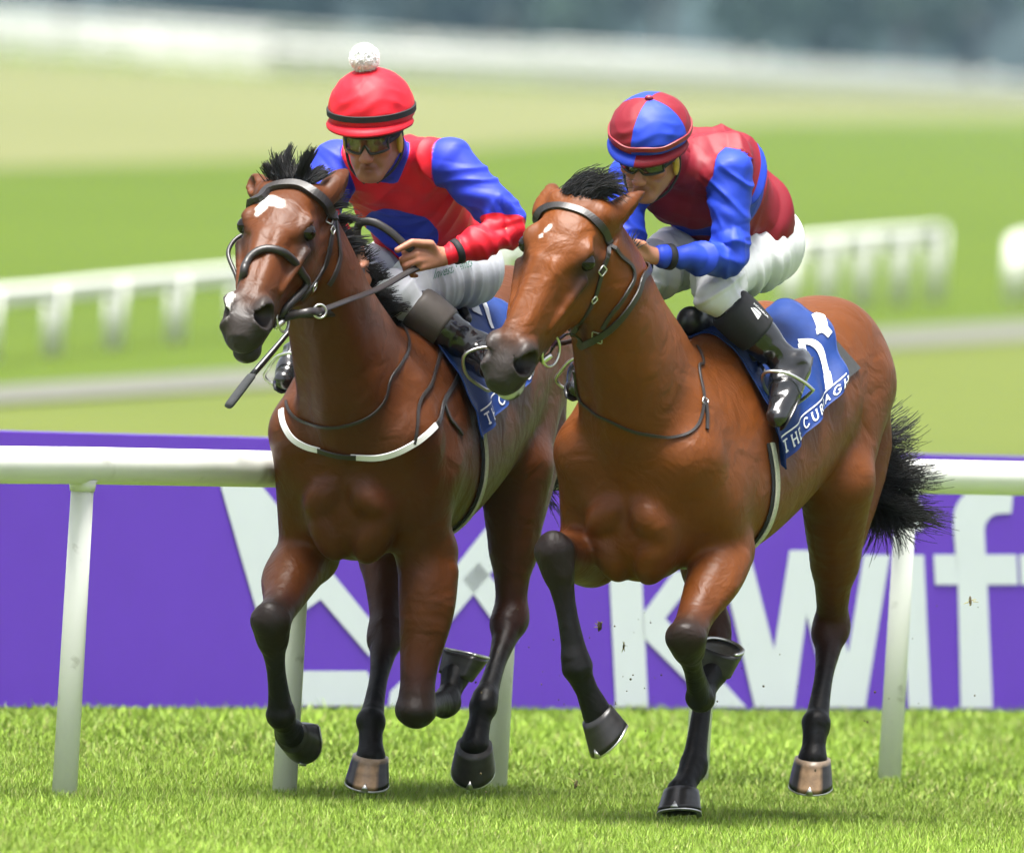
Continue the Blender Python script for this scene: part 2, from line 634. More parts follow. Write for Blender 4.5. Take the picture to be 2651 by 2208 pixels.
def strap(name, fld, pts, width, parent, material='leather', off=0.003, thick=0.0025, n=40, closed=False, snap=True, up=None):
    """a flat strap laid on the body's surface"""
    p = catmull(np.asarray(pts, float), n)
    if closed:
        p = catmull(np.vstack([pts, pts[:1]]), n + 1)[:-1]
    if snap:
        p = fld.snap(p, off)
        for _ in range(2):
            q = p.copy()
            if closed:
                q = (np.roll(p, 1, 0) + np.roll(p, -1, 0) + 2 * p) / 4
            else:
                q[1:-1] = (p[:-2] + p[2:] + 2 * p[1:-1]) / 4
            p = q
        p = np.where((fld.sample(p) < off)[:, None], fld.snap(p, off, 6), p)
        nn = fld.grad(p)
    else:
        nn = np.tile(np.asarray(up, float), (len(p), 1))
    return strap_raw(name, p, nn, width, parent, material, thick, closed)
def strap_raw(name, p, nn, width, parent, material, thick=0.0035, closed=False):
    m = len(p)
    tan = (np.roll(p, -1, 0) - np.roll(p, 1, 0)) if closed else np.gradient(p, axis=0)
    tan /= np.linalg.norm(tan, axis=1)[:, None] + 1e-9
    sd = np.cross(nn, tan)
    sd /= np.linalg.norm(sd, axis=1)[:, None] + 1e-9
    w = np.broadcast_to(np.asarray(width, float), (m,))[:, None] / 2
    V = np.stack([p + sd * w * .86 + nn * thick, p + sd * w, p + sd * w - nn * thick, p - sd * w - nn * thick, p - sd * w, p - sd * w * .86 + nn * thick], 1).reshape(-1, 3)
    K = 6
    F = []
    for i in range(m if closed else m - 1):
        j = (i + 1) % m
        for s in range(K):
            F.append((i * K + s, i * K + (s + 1) % K, j * K + (s + 1) % K, j * K + s))
    if not closed:
        F.append(tuple(range(K - 1, -1, -1)))
        F.append(tuple((m - 1) * K + s for s in range(K)))
    return mesh_np(name, V, F, material, parent, smooth=False)

def hair(name, roots, dirs, lens, parent, material='mane_hair', w=0.004, curl=0.25, droop=0.0, seg=7, seed=1, wind=(0, 0, 0), lock=None):
    """many tapering strands as one part"""
    r = np.random.default_rng(seed)
    N = len(roots)
    d = dirs / (np.linalg.norm(dirs, axis=1)[:, None] + 1e-9)
    V = np.zeros((N, seg + 1, 3, 3))
    p = np.array(roots, float)
    bend = r.normal(size=(N, 3)) * curl
    ph = r.uniform(0, 6.28, N)
    if lock is not None:                                    # strands of one lock curl together
        bend = bend * .22 + (r.normal(size=(lock.max() + 1, 3)) * curl)[lock]
        ph = ph * .12 + r.uniform(0, 6.28, lock.max() + 1)[lock]
    for i in range(seg + 1):
        t = i / seg
        view = nrm(np.array([0.1, -1, 0.1]))
        sd = np.cross(d, view)
        sd /= np.linalg.norm(sd, axis=1)[:, None] + 1e-9
        up = np.cross(sd, d)
        ww = (w * (1 - t) ** 0.7 + 0.0006)
        V[:, i, 0] = p + sd * ww
        V[:, i, 1] = p - sd * ww
        V[:, i, 2] = p + up * ww
        step = (lens / seg)[:, None]
        d = d + bend / seg + np.array([0, 0, -droop]) / seg + np.asarray(wind) / seg + np.cross(d, bend) * (np.sin(ph + t * 5) * 0.5)[:, None] / seg
        d /= np.linalg.norm(d, axis=1)[:, None]
        p = p + d * step
    V = V.reshape(-1, 3)
    b = (np.arange(N) * (seg + 1) * 3)[:, None] + (np.arange(seg) * 3)[None, :]
    b = b.reshape(-1)
    F = np.concatenate([np.stack([b, b + 1, b + 4, b + 3], 1), np.stack([b + 1, b + 2, b + 5, b + 4], 1), np.stack([b + 2, b, b + 3, b + 5], 1)])
    return mesh_np(name, V, F, material, parent)

class Horse:
    pass
def lower_leg(fl, K, Fk, Cn, ten, kr, kc):
    d = Fk - K
    ln = np.linalg.norm(d)
    u = d / ln
    e = min(.05, ln * .3)
    fl.limb([K, K + u * ln * .22, K + u * ln * .5, Fk - u * e, Fk, Fk + (Cn - Fk) * .45, Cn], np.array([.050, .040, .0285, .034, .046, .034, .046]) * kr, k=.02,
            cols=[kc, kc * .85, BLK * 1.5, BLK * 1.3, BLK * 1.2, BLK, BLK], n=14)
    fl.limb([K + ten * .026, K + d * .5 + ten * .024, Fk - u * .03 + ten * .024, Fk + ten * .026], np.array([.032, .017, .026, .032]) * kr, k=.018, cols=[kc, BLK * 1.5, BLK * 1.2, BLK * 1.2], n=8)
def build_horse(p):
    H = Horse()
    O = P(*p['O'])
    al = math.radians(p['alpha'])
    fwd = np.array([-math.sin(al), -math.cos(al), 0])
    back = -fwd
    L = np.array([math.cos(al), -math.sin(al), 0])
    lean = p['lean']
    up = np.array([0, 0, 1.0]) + L * lean
    base = np.array([O[0], O[1], 0.0]) - L * lean * 1.0
    def B(s, l, z):
        return base + back * s + L * l + up * z
    H.B, H.fwd, H.L, H.up = B, fwd, L, up
    H.root = empty('racehorse', B(.7, 0, 0), p['label'], 'horse', 'racehorses galloping')
    COAT = np.array(p['coat'])
    DK = COAT * np.array([.45, .40, .38])
    fl = Field(p['lo'], p['hi'], p.get('h', 0.0065))
    H.f = fl
    C = COAT
    zt = p.get('zs', 0.0)
    # torso
    T = [(-.05, 1.20, 1.04, .06, 0, .1), (0.0, 1.32, .92, .165, 0, .1), (.10, 1.37, .83, .220, 0, .25), (.28, 1.45, .79, .235, 0, .36), (.48, 1.505, .80, .238, 0, .40), (.72, 1.49, .875, .246, 0, .26),
         (.98, 1.53, .985, .246, 0, .12), (1.18, 1.60, 1.09, .230, 0, .14), (1.34, 1.61, 1.14, .220, 0, .12), (1.48, 1.53, 1.19, .18, 0, .08), (1.57, 1.41, 1.25, .10, 0, 0)]
    T = [(t, a + zt * min(1, max(0, t)), b, w * p.get('tw', 1), x, e) for t, a, b, w, x, e in T]
    fl.loft(base, back, up, L, T, k=.03, col=C, p=2.1)
    # breast muscles and shoulders
    fl.ell(B(.10, 0, .90), (.15, .17, .165), (fwd, L, up), k=.05, col=C)
    for s in (-1, 1):
        fl.ell(B(.02, s * .085, 1.05), (.085, .095, .17), (fwd, L, up), k=.04, col=C)
        fl.ell(B(-.012, s * .068, .932), (.076, .064, .078), (fwd, nrm(L + up * .3 * s), up), k=.020, col=C)
        fl.ell(B(.03, s * .078, .845), (.085, .062, .115), (fwd, nrm(L - up * .25 * s), up), k=.016, col=C)
        fl.cone(B(.40, s * .080, 1.30), .09, B(.04, s * .145, 1.14), .103, k=.06, col=C)
        fl.cone(B(.12, s * .07, 1.27), .11, B(.03, s * .150, 1.12), .09, k=.06, col=C)
        fl.cone(B(.34, s * .165, 1.20), .080, B(.20, s * .180, 1.02), .082, k=.05, col=C)
        fl.ell(B(.12, s * .180, 1.14), (.10, .05, .14), (fwd, L, nrm(up - fwd * .5)), k=.04, col=C)
    fl.cone(B(-.085, 0, 1.20), .010, B(-.095, 0, .99), .012, k=.03, cut=True)
    fl.cone(B(-.085, 0, .99), .006, B(-.055, 0, .84), .012, k=.025, cut=True)
    # haunches
    for s, leg in ((-1, 'RH'), (1, 'LH')):
        st = B(*p[leg]['stifle'])
        fl.ell(B(1.30, s * .125, 1.40), (.23, .120, .19), (fwd, L, up), k=.05, col=C)
        fl.cone(B(1.33, s * .145, 1.34), .145, st, .100, k=.06, col=C)
        hk = P(*p[leg]['hock'])
        g0 = st * .45 + hk * .55
        fl.limb([B(1.44, s * .11, 1.36), B(1.46, s * .135, 1.15), g0 + back * .02], [.112, .105, .064], k=.035, cols=[C, C, C], n=7)
        fl.ell(B(1.08, s * .15, 1.46), (.08, .05, .05), (fwd, L, up), k=.05, col=C)
    # neck
    N = p['neck']      # rows: centre (px,py,Y), half depth, half width
    n0, n1 = P(*N[0][0]), P(*N[-1][0])
    ctr = [P(*r[0]) for r in N]
    axn = nrm(n1 - n0)
    nup = nrm(back + np.array([0, 0, .75]))
    nup = nrm(nup - axn * (nup @ axn))
    nsd = np.cross(axn, nup)
    if nsd @ L < 0:
        nsd = -nsd
    rows = []
    for c, r in zip(ctr, N):
        q = c - n0
        rows.append((q @ axn, q @ nup + r[1], q @ nup - r[1], r[2], q @ nsd))
    fl.loft(n0, axn, nup, nsd, rows, k=.07, col=C, p=2.0, egg=.12)
    H.neck = (n0, axn, nup, nsd, rows)
    for s in (-1, 1):      # strap muscles down the neck
        a = n0 + axn * rows[-1][0] * .85 + nsd * (s * .055 + rows[-1][4] * .9) - nup * .09
        b = n0 + axn * .0 + nsd * s * .115 - nup * .20 - axn * .10
        fl.cone(a, .030, b, .055, k=.035, col=C)
    # head
    h = p['head']
    ph, nh = P(*h['poll']), P(*h['nose'])
    A = nrm(nh - ph)
    S = np.asarray(h['side'], float)
    S = nrm(S - A * (S @ A))
    Dn = np.cross(A, S)
    if Dn[1] > 0:
        Dn = -Dn
    hs = h.get('scale', 1.0)
    def hp(t, u, l):
        return ph + (A * t + Dn * u + S * l) * hs
    H.hp, H.A, H.S, H.Dn, H.ph, H.hs = hp, A, S, Dn, ph, hs
    FC = C * np.array(h.get('tint', (1.08, 1.05, 1.0)))  # head coat painted slightly brighter, standing in for stronger light on it
    MZ = np.array([.025, .020, .018])
    hst = [(-.07, -.05, -.12, .03), (-.03, -.010, -.165, .075), (.04, .006, -.20, .094), (.11, .018, -.245, .108), (.18, .018, -.278, .114), (.25, .008, -.292, .100),
           (.32, -.004, -.270, .080), (.40, -.012, -.222, .067), (.48, -.018, -.190, .062), (.55, -.022, -.165, .064), (.60, -.036, -.150, .058), (.635, -.060, -.130, .034)]
    fl.loft(ph, A, Dn, S, [tuple(np.array(r) * hs) for r in hst], k=.035, col=FC, p=2.6, egg=-.02)
    for s in (-1, 1):
        fl.ell(hp(.150, -.024, s * .100), np.array((.044, .024, .020)) * hs, (A, Dn, S), k=.03, col=FC)          # brow
        fl.cone(hp(.23, -.070, s * .106), .016 * hs, hp(.40, -.090, s * .068), .009 * hs, k=.014, col=FC)          # facial crest
        fl.ell(hp(.195, -.185, s * .075), np.array((.105, .100, .040)) * hs, (A, Dn, S), k=.03, col=FC)           # cheek
        fl.cone(hp(.24, -.008, s * .026), .014 * hs, hp(.50, -.030, s * .020), .014 * hs, k=.03, col=FC)           # nasal bone
        fl.ell(hp(.540, -.062, s * .054), np.array((.066, .056, .034)) * hs, (nrm(A - Dn * .3), nrm(Dn + A * .3), S), k=.02, col=MZ)   # nostril wing
        fl.ell(hp(.015, -.07, s * .080), np.array((.05, .06, .035)) * hs, (A, Dn, S), k=.03, col=FC)
    fl.ell(hp(.598, -.104, 0), np.array((.046, .046, .053)) * hs, (A, Dn, S), k=.02, col=MZ)                      # upper lip
    fl.ell(hp(.585, -.178, 0), np.array((.040, .030, .042)) * hs, (A, Dn, S), k=.010, col=MZ)                     # lower lip, chin
    fl.cone(hp(.56, -.178, 0), .034 * hs, hp(.42, -.195, 0), .042 * hs, k=.03, col=MZ * 1.6)
    for s in (-1, 1):
        fl.ell(hp(.552, -.050, s * .074), np.array((.046, .034, .046)) * hs, (nrm(A + Dn * .55), nrm(Dn - A * .55), S), k=.010, cut=True)
        fl.ell(hp(.180, -.038, s * .118), np.array((.032, .024, .021)) * hs, (A, Dn, S), k=.008, cut=True)
        fl.cone(hp(.45, -.150, s * .066), .005, hp(.650, -.150, s * .03), .010, k=.008, cut=True)
        fl.cone(hp(.25, -.02, s * .088), .014, hp(.33, -.05, s * .090), .014, k=.03, cut=True)
        fl.ell(hp(.115, -.030, s * .112), np.array((.028, .018, .014)) * hs, (A, Dn, S), k=.025, cut=True)
    # ears
    for e in p['ears']:
        eb, et = P(*e['base']), P(*e['tip'])
        ea = nrm(et - eb)
        eo = np.asarray(e['open'], float)
        eo = nrm(eo - ea * (eo @ ea))
        es = np.cross(ea, eo)
        ln = np.linalg.norm(et - eb)
        fl.limb([eb - ea * .02, eb + ea * ln * .35, eb + ea * ln * .7, et], [.036, .040, .027, .005], k=.015, cols=[FC, FC, FC * .8, FC * .2], n=8)
        fl.limb([eb + ea * ln * .18 + eo * .026, eb + ea * ln * .5 + eo * .03, eb + ea * ln * .95 + eo * .016], [.012, .020, .006], k=.008, n=5, cut=True)
    # legs
    kr = p.get('leg', 1.0)
    hoofs = []
    for nm in ('RF', 'LF'):
        g = p[nm]
        s = -1 if nm == 'RF' else 1
        E, K, Fk, Cn = P(*g['elbow']), P(*g['knee']), P(*g['fet']), P(*g['cor'])
        fl.cone(B(.03, s * .155, 1.10), .098, E, .088, k=.05, col=C)
        fl.ell(E + back * .03, (.06, .06, .06), k=.04, col=C)
        d = nrm(K - E)
        bulge = nrm(L * s + fwd * .6)
        fl.limb([E, E + (K - E) * .30 + bulge * .012, E + (K - E) * .65, K - d * .055], np.array([.088, .083, .060, .052]) * g.get('fr', 1), k=.03, cols=[C, C, C * .80, C * p.get('arm_end', .4)], n=18)
        for sg in (-1, 1):
            q_ = E + (K - E) * .12 + L * sg * .045 + bulge * .02
            fl.limb([q_, E + (K - E) * .4 + L * sg * .040 + bulge * .022, K - d * .10 + L * sg * .022], np.array([.045, .040, .022]) * g.get('fr', 1), k=.016, n=10)
        dc = nrm(Fk - K)
        perp = nrm(np.cross(dc, L))
        kc = C * .05 + np.array([.011, .008, .007])
        lat = nrm(L - dc * (L @ dc))
        prp = np.cross(dc, lat)
        fl.ell(K, np.array((.058, .047, .070)) * kr, (lat, prp, dc), k=.03, col=kc)
        fl.ell(K + dc * .050, np.array((.049, .043, .052)) * kr, (lat, prp, dc), k=.018, col=kc)
        for sg in (-1, 1):
            fl.ell(K + lat * sg * .040 * kr - dc * .012, np.array((.020, .030, .026)) * kr, (lat, prp, dc), k=.014, col=kc)
        fl.cone(K - d * .045, .050 * kr, K, .050 * kr, k=.018, col=kc)
        ten = g.get('ten', nrm(back))
        ten = nrm(np.asarray(ten, float) - dc * (np.dot(ten, dc)))
        lower_leg(fl, K, Fk, Cn, ten, kr, kc)
        hoofs.append((Cn, g, nm))
    for nm in ('RH', 'LH'):
        g = p[nm]
        s = -1 if nm == 'RH' else 1
        st, K, Fk, Cn = B(*g['stifle']), P(*g['hock']), P(*g['fet']), P(*g['cor'])
        d = nrm(K - st)
        fl.limb([st, st + (K - st) * .35, st + (K - st) * .7, K - d * .04], np.array([.115, .090, .058, .046]) * g.get('gr', 1), k=.04, cols=[C, C * .92, C * .7, C * .35], n=16)
        dc = nrm(Fk - K)
        perp = nrm(np.cross(dc, L))
        if perp @ back < 0:
            perp = -perp
        kc = C * .40 + BLK * .3
        lat = nrm(np.cross(perp, dc))
        fl.ell(K, np.array((.053, .058, .074)) * kr, (lat, perp, dc), k=.03, col=kc)
        for sg in (-1, 1):
            fl.ell(K + lat * sg * .036 * kr + dc * .02, np.array((.020, .030, .040)) * kr, (lat, perp, dc), k=.014, col=kc)
        fl.ell(K + perp * .05 - dc * .055, np.array((.028, .035, .045)) * kr, (lat, perp, dc), k=.03, col=kc * .7)
        fl.ell(K + L * -s * .022 + dc * .045 - perp * .02, np.array((.028, .03, .045)) * kr, (lat, perp, dc), k=.02, col=kc)
        fl.cone(K + perp * .05 - dc * .05, .024, st * .35 + K * .65 + back * .03, .03, k=.03, col=C * .6)
        lower_leg(fl, K, Fk, Cn, perp, kr, kc * .6)
        hoofs.append((Cn, g, nm))
    for q in p.get('extra', []):
        q(H, fl, C)
    V, F = fl.mesh(1)
    col = fl.colors(V, C)
    # coat markings laid out on the head: dark muzzle, smoky eye surrounds, star
    q = (V - ph) / hs
    ht, hu, hl = q @ A, q @ Dn, q @ S
    onh = (ht > -.05) & (ht < .72) & (hu > -.33) & (hu < .08) & (np.abs(hl) < .18)
    nz = fbm(V, 45, 3)
    mz = sstep(.40, .60, ht + nz * .03 + np.clip(-hu - .05, 0, .1) * .55) * onh
    col = col * (1 - mz[:, None]) + MZ * (1 + .25 * nz[:, None]) * mz[:, None]
    for s in (-1, 1):
        de = np.sqrt(((ht - .205) / .105) ** 2 + ((hu + .060) / .065) ** 2 + ((hl - s * .12) / .06) ** 2)
        w = (1 - sstep(.45, 1.25, de + nz * .12)) * onh
        col = col * (1 - .78 * w[:, None]) + BLK * 1.0 * w[:, None]
    for s in (-1, 1):
        dn_ = np.sqrt(((ht - .555) / .042) ** 2 + ((hu + .052) / .034) ** 2 + ((hl - s * .052) / .028) ** 2)  # nostril hollow painted near black, its shade put into the colour
        w = (1 - sstep(.75, 1.0, dn_)) * onh
        col = col * (1 - w[:, None]) + np.array([.006, .004, .004]) * w[:, None]
    w = (1 - sstep(.004, .011, np.abs(hu + .149))) * sstep(.43, .47, ht) * onh * .85  # dark line painted along the mouth slit as the shade inside it
    col = col * (1 - w[:, None]) + np.array([.006, .005, .005]) * w[:, None]
    if h.get('foam'):
        df = np.abs(hu + .160 + .1 * (ht - .58)) / .020 + np.clip(.54 - ht, 0, 1) / .03
        w = (1 - sstep(.5, 1.3, df + fbm(V, 120, 31) * .7)) * onh * (ht > .50) * .75
        col = col * (1 - w[:, None]) + np.array([.55, .55, .50]) * w[:, None]
    for t0, l0, rt, rl, cw, tilt in h.get('white', []):
        a, b = ht - t0, hl - l0
        a, b = a * math.cos(tilt) + b * math.sin(tilt), -a * math.sin(tilt) + b * math.cos(tilt)
        w = (1 - sstep(.75, 1.15, np.sqrt((a / rt) ** 2 + (b / rl) ** 2) + fbm(V, 140, 5) * .22)) * onh * (hu > -.05) * cw
        col = col * (1 - w[:, None]) + np.array([.55, .53, .50]) * w[:, None]
    # dapple and slow variation of the coat itself
    col = col * (1 + .14 * fbm(V, 7, 9)[:, None] + .05 * fbm(V, 34, 8)[:, None])
    H.body = mesh_np('body', V, F, 'coat', H.root, colors=np.clip(col, .004, 1))
    for s in (-1, 1):
        c = hp(.180, -.038, s * .0985)
        Vs, Fs = sphere(c, .0275 * hs)
        mesh_np('eye', Vs, Fs, 'eye', H.root)
    for Cn, g, nm in hoofs:
        hoof(H.root, Cn, g['n'], g['b'], patch=g.get('patch'), w=g.get('w', .056), hgt=g.get('hh', .078))
    return H
def sphere(c, r, nu=18, nv=12):
    r = np.broadcast_to(np.asarray(r, float), (3,))
    V = [np.asarray(c) + r * np.array([math.sin(math.pi * j / nv) * math.cos(2 * math.pi * i / nu), math.sin(math.pi * j / nv) * math.sin(2 * math.pi * i / nu), math.cos(math.pi * j / nv)])
         for j in range(nv + 1) for i in range(nu)]
    F = [(j * nu + i, (j + 1) * nu + i, (j + 1) * nu + (i + 1) % nu, j * nu + (i + 1) % nu) for j in range(nv) for i in range(nu)]
    return np.array(V), F

def coat_material():
    m = mat('coat', attr='col', rough=.46, spec=.20, noise=.09, nscale=260, stretch=(1, 1, .2))
    nt = m.node_tree
    bs = nt.nodes['Principled BSDF']
    tc = nt.nodes.new('ShaderNodeTexCoord')
    n1 = nt.nodes.new('ShaderNodeTexNoise')             # hair lie
    mp = nt.nodes.new('ShaderNodeMapping')
    mp.inputs['Scale'].default_value = (1, 1, .18)
    nt.links.new(tc.outputs['Object'], mp.inputs[0])
    nt.links.new(mp.outputs[0], n1.inputs['Vector'])
    n1.inputs['Scale'].default_value = 420
    n1.inputs['Detail'].default_value = 3
    n2 = nt.nodes.new('ShaderNodeTexNoise')             # muscle under the skin
    n2.inputs['Scale'].default_value = 11
    n2.inputs['Detail'].default_value = 3
    n2.inputs['Distortion'].default_value = .6
    nt.links.new(tc.outputs['Object'], n2.inputs['Vector'])
    n3 = nt.nodes.new('ShaderNodeTexNoise')             # veins: a thin contour of a distorted noise
    n3.inputs['Scale'].default_value = 6.5
    n3.inputs['Detail'].default_value = 1.5
    n3.inputs['Distortion'].default_value = 1.2
    nt.links.new(tc.outputs['Object'], n3.inputs['Vector'])
    cr = nt.nodes.new('ShaderNodeValToRGB')
    for e, (pos, v) in zip((cr.color_ramp.elements[0], cr.color_ramp.elements[1]), ((.485, 0), (.5, 1))):
        e.position = pos
        e.color = (v, v, v, 1)
    e = cr.color_ramp.elements.new(.515)
    e.color = (0, 0, 0, 1)
    nt.links.new(n3.outputs[0], cr.inputs[0])
    b1 = nt.nodes.new('ShaderNodeBump')
    b1.inputs['Strength'].default_value = .50
    b1.inputs['Distance'].default_value = .022
    nt.links.new(n2.outputs[0], b1.inputs['Height'])
    b2 = nt.nodes.new('ShaderNodeBump')
    b2.inputs['Strength'].default_value = .07
    b2.inputs['Distance'].default_value = .0025
    nt.links.new(cr.outputs[0], b2.inputs['Height'])
    nt.links.new(b1.outputs[0], b2.inputs['Normal'])
    b3 = nt.nodes.new('ShaderNodeBump')
    b3.inputs['Strength'].default_value = .12
    b3.inputs['Distance'].default_value = .0015
    nt.links.new(n1.outputs[0], b3.inputs['Height'])
    nt.links.new(b2.outputs[0], b3.inputs['Normal'])
    nt.links.new(b3.outputs[0], bs.inputs['Normal'])
coat_material()
mat('hoof', attr='col', rough=.32, spec=.5, noise=.25, nscale=60, bump=.15, bscale=120, bdist=.002)
mat('steel', (.62, .62, .60), rough=.33, metal=1.0, noise=.12, nscale=80)
mat('eye', (.006, .004, .003), rough=.03, spec=.35)
mat('leather', (.016, .013, .012), rough=.42, spec=.5, noise=.2, nscale=90, bump=.15, bscale=300, bdist=.001)
mat('mane_hair', (.005, .0045, .0045), rough=.50, spec=.3, noise=.3, nscale=30)

H2P = dict(label='bay racehorse in front with a tiny white fleck on its forehead', coat=(.112, .0310, .0036),
  O=(1640, 1250, 0.0), alpha=23, lean=-.04, lo=(-.30, -1.0, .02), hi=(1.40, 2.05, 2.10),
  neck=[((1700, 1150, .22), .29, .175), ((1668, 1000, .02), .25, .150), ((1625, 860, -.14), .19, .115), ((1580, 720, -.27), .15, .098), ((1535, 615, -.36), .115, .085)],
  head=dict(poll=(1500, 512, -.42), nose=(1322, 866, -.63), side=(.92, -.33, -.19), foam=1, white=[(.135, -.040, .018, .007, .8, -.3), (.165, -.050, .009, .007, .8, 0)]),
  ears=[dict(base=(1572, 574, -.38), tip=(1668, 496, -.32), open=(.35, -.4, -.8)), dict(base=(1412, 540, -.33), tip=(1434, 478, -.26), open=(-.9, -.3, 0))],
  RF=dict(elbow=(1530, 1440, .27), knee=(1436, 1432, -.15), fet=(1490, 1722, -.15), cor=(1546, 1846, -.10), n=(.62, .25, -.70), b=(-.35, -.62, -.68), ten=(.6, .6, 0)),
  LF=dict(elbow=(1872, 1425, .16), knee=(1776, 1655, -.18), fet=(1812, 1810, .08), cor=(1846, 1742, .15), n=(.22, -.16, .96), b=(.25, .9, .35), ten=(.2, .3, .9)),
  RH=dict(stifle=(.98, -.20, 1.0), hock=(1845, 1640, .90), fet=(1794, 1985, .70), cor=(1764, 2048, .62), n=(.05, -.36, -.93), b=(-.22, -.92, .33)),
  LH=dict(stifle=(1.10, .215, 1.05), hock=(2153, 1620, 1.22), fet=(2112, 1876, .98), cor=(2104, 1962, .95), n=(.0, .22, -.97), b=(-.05, -.97, -.22), patch=.55),
)
H1P = dict(arm_end=.14, label='bay racehorse behind with a white star on its forehead', coat=(.070, .0200, .0026),
  O=(905, 1255, .48), alpha=17, tw=.93, lean=-.06, lo=(-1.02, -.55, .06), hi=(.66, 2.5, 2.15), zs=.03,
  neck=[((972, 1135, .72), .29, .178), ((930, 980, .50), .25, .150), ((880, 840, .36), .19, .118), ((830, 690, .22), .15, .10), ((788, 575, .12), .115, .088)],
  head=dict(poll=(752, 468, .06), nose=(635, 768, -.30), side=(.965, -.25, -.04), scale=.98,
            white=[(.112, -.028, .024, .056, 1, -.35), (.142, -.052, .036, .020, 1, -.1), (.54, -.050, .05, .012, .8, 0)]),
  ears=[dict(base=(850, 500, .10), tip=(902, 442, .17), open=(.6, -.5, -.6)), dict(base=(682, 502, .14), tip=(652, 459, .20), open=(-.8, -.5, .2))],
  RF=dict(elbow=(800, 1435, .72), knee=(701, 1612, .36), fet=(727, 1852, .50), cor=(752, 1896, .62), n=(.40, .90, .1), b=(.1, .15, -1), ten=(.3, .9, 0)),
  LF=dict(elbow=(1105, 1430, .62), knee=(1077, 1838, .55), fet=(1155, 1822, .86), cor=(1178, 1752, .93), n=(.22, .12, 1), b=(.55, .85, .1), ten=(.1, .0, 1)),
  RH=dict(stifle=(.92, -.20, 1.0), hock=(1000, 1640, 1.12), fet=(960, 1868, .86), cor=(960, 1956, .82), n=(-.05, .18, -.98), b=(-.08, -.98, -.18), patch=.45),
  LH=dict(stifle=(1.03, .21, 1.03), hock=(1322, 1600, 1.36), fet=(1253, 1818, 1.08), cor=(1228, 1926, 1.04), n=(.05, .62, -.75), b=(-.1, -.75, -.62)),
)
horse2 = build_horse(H2P)
horse1 = build_horse(H1P)
# ------------------------------------------------------------------ jockeys
SKIN = np.array([.33, .150, .090])
def fabric(name, rough=.42, sheen=.0, spec=.4, bump=.10, bscale=500):
    return mat(name, attr='col', rough=rough, spec=spec, noise=.06, nscale=25, bump=bump, bscale=bscale, bdist=.002, sheen=sheen)
def two_tone(name, ca, cb):
    """cloth in colour ca, turning to cb with a crisp seam where attribute m is above zero"""
    m = mat(name, ca, rough=.56, spec=.32, bump=.10, bscale=500, bdist=.002)
    nt = m.node_tree
    b = nt.nodes['Principled BSDF']
    at = nt.nodes.new('ShaderNodeAttribute')
    at.attribute_name = 'm'
    mr = nt.nodes.new('ShaderNodeMapRange')
    mr.inputs[1].default_value = -.0007
    mr.inputs[2].default_value = .0007
    nt.links.new(at.outputs['Fac'], mr.inputs[0])
    mx = nt.nodes.new('ShaderNodeMix')
    mx.data_type = 'RGBA'
    mx.inputs[6].default_value = (*ca, 1)
    mx.inputs[7].default_value = (*cb, 1)
    nt.links.new(mr.outputs[0], mx.inputs['Factor'])
    nt.links.new(mx.outputs[2], b.inputs['Base Color'])
    return m
fabric('breeches', rough=.6, spec=.25)
mat('skin', attr='col', rough=.48, spec=.4, noise=.08, nscale=60, bump=.12, bscale=220, bdist=.002)
MATS['skin'].node_tree.nodes['Principled BSDF'].inputs['Subsurface Weight'].default_value = .08
MATS['skin'].node_tree.nodes['Principled BSDF'].inputs['Subsurface Radius'].default_value = (.02, .008, .004)
mat('boot_leather', (.010, .010, .011), rough=.20, spec=.6, noise=.2, nscale=40, bump=.3, bscale=28, bdist=.006, coat=.3)
mat('black_cloth', (.014, .014, .016), rough=.7, spec=.3, noise=.2, nscale=120)
mat('gaiter_brown', (.062, .052, .045), rough=.55, spec=.35, noise=.1, nscale=60)
mat('white_cloth', (.62, .62, .62), rough=.7, spec=.2, noise=.05, nscale=30)
mat('wool', (.80, .80, .80), rough=.9, spec=.1, noise=.06, nscale=300)
mat('black_plastic', (.010, .010, .011), rough=.28, spec=.5)
mat('lens_dark', (.006, .006, .007), rough=.06, spec=.9)
m_ = mat('lens_clear', (.8, .7, .65), rough=.05)
nt_ = m_.node_tree
tr_, gl_, mx_ = nt_.nodes.new('ShaderNodeBsdfTransparent'), nt_.nodes.new('ShaderNodeBsdfGlossy'), nt_.nodes.new('ShaderNodeMixShader')
tr_.inputs[0].default_value = (.80, .74, .72, 1)
gl_.inputs['Roughness'].default_value = .06
mx_.inputs[0].default_value = .08
nt_.links.new(tr_.outputs[0], mx_.inputs[1])
nt_.links.new(gl_.outputs[0], mx_.inputs[2])
nt_.links.new(mx_.outputs[0], nt_.nodes['Material Output'].inputs['Surface'])
mat('yellow_pad', (.42, .26, .02), rough=.6, noise=.15, nscale=50)

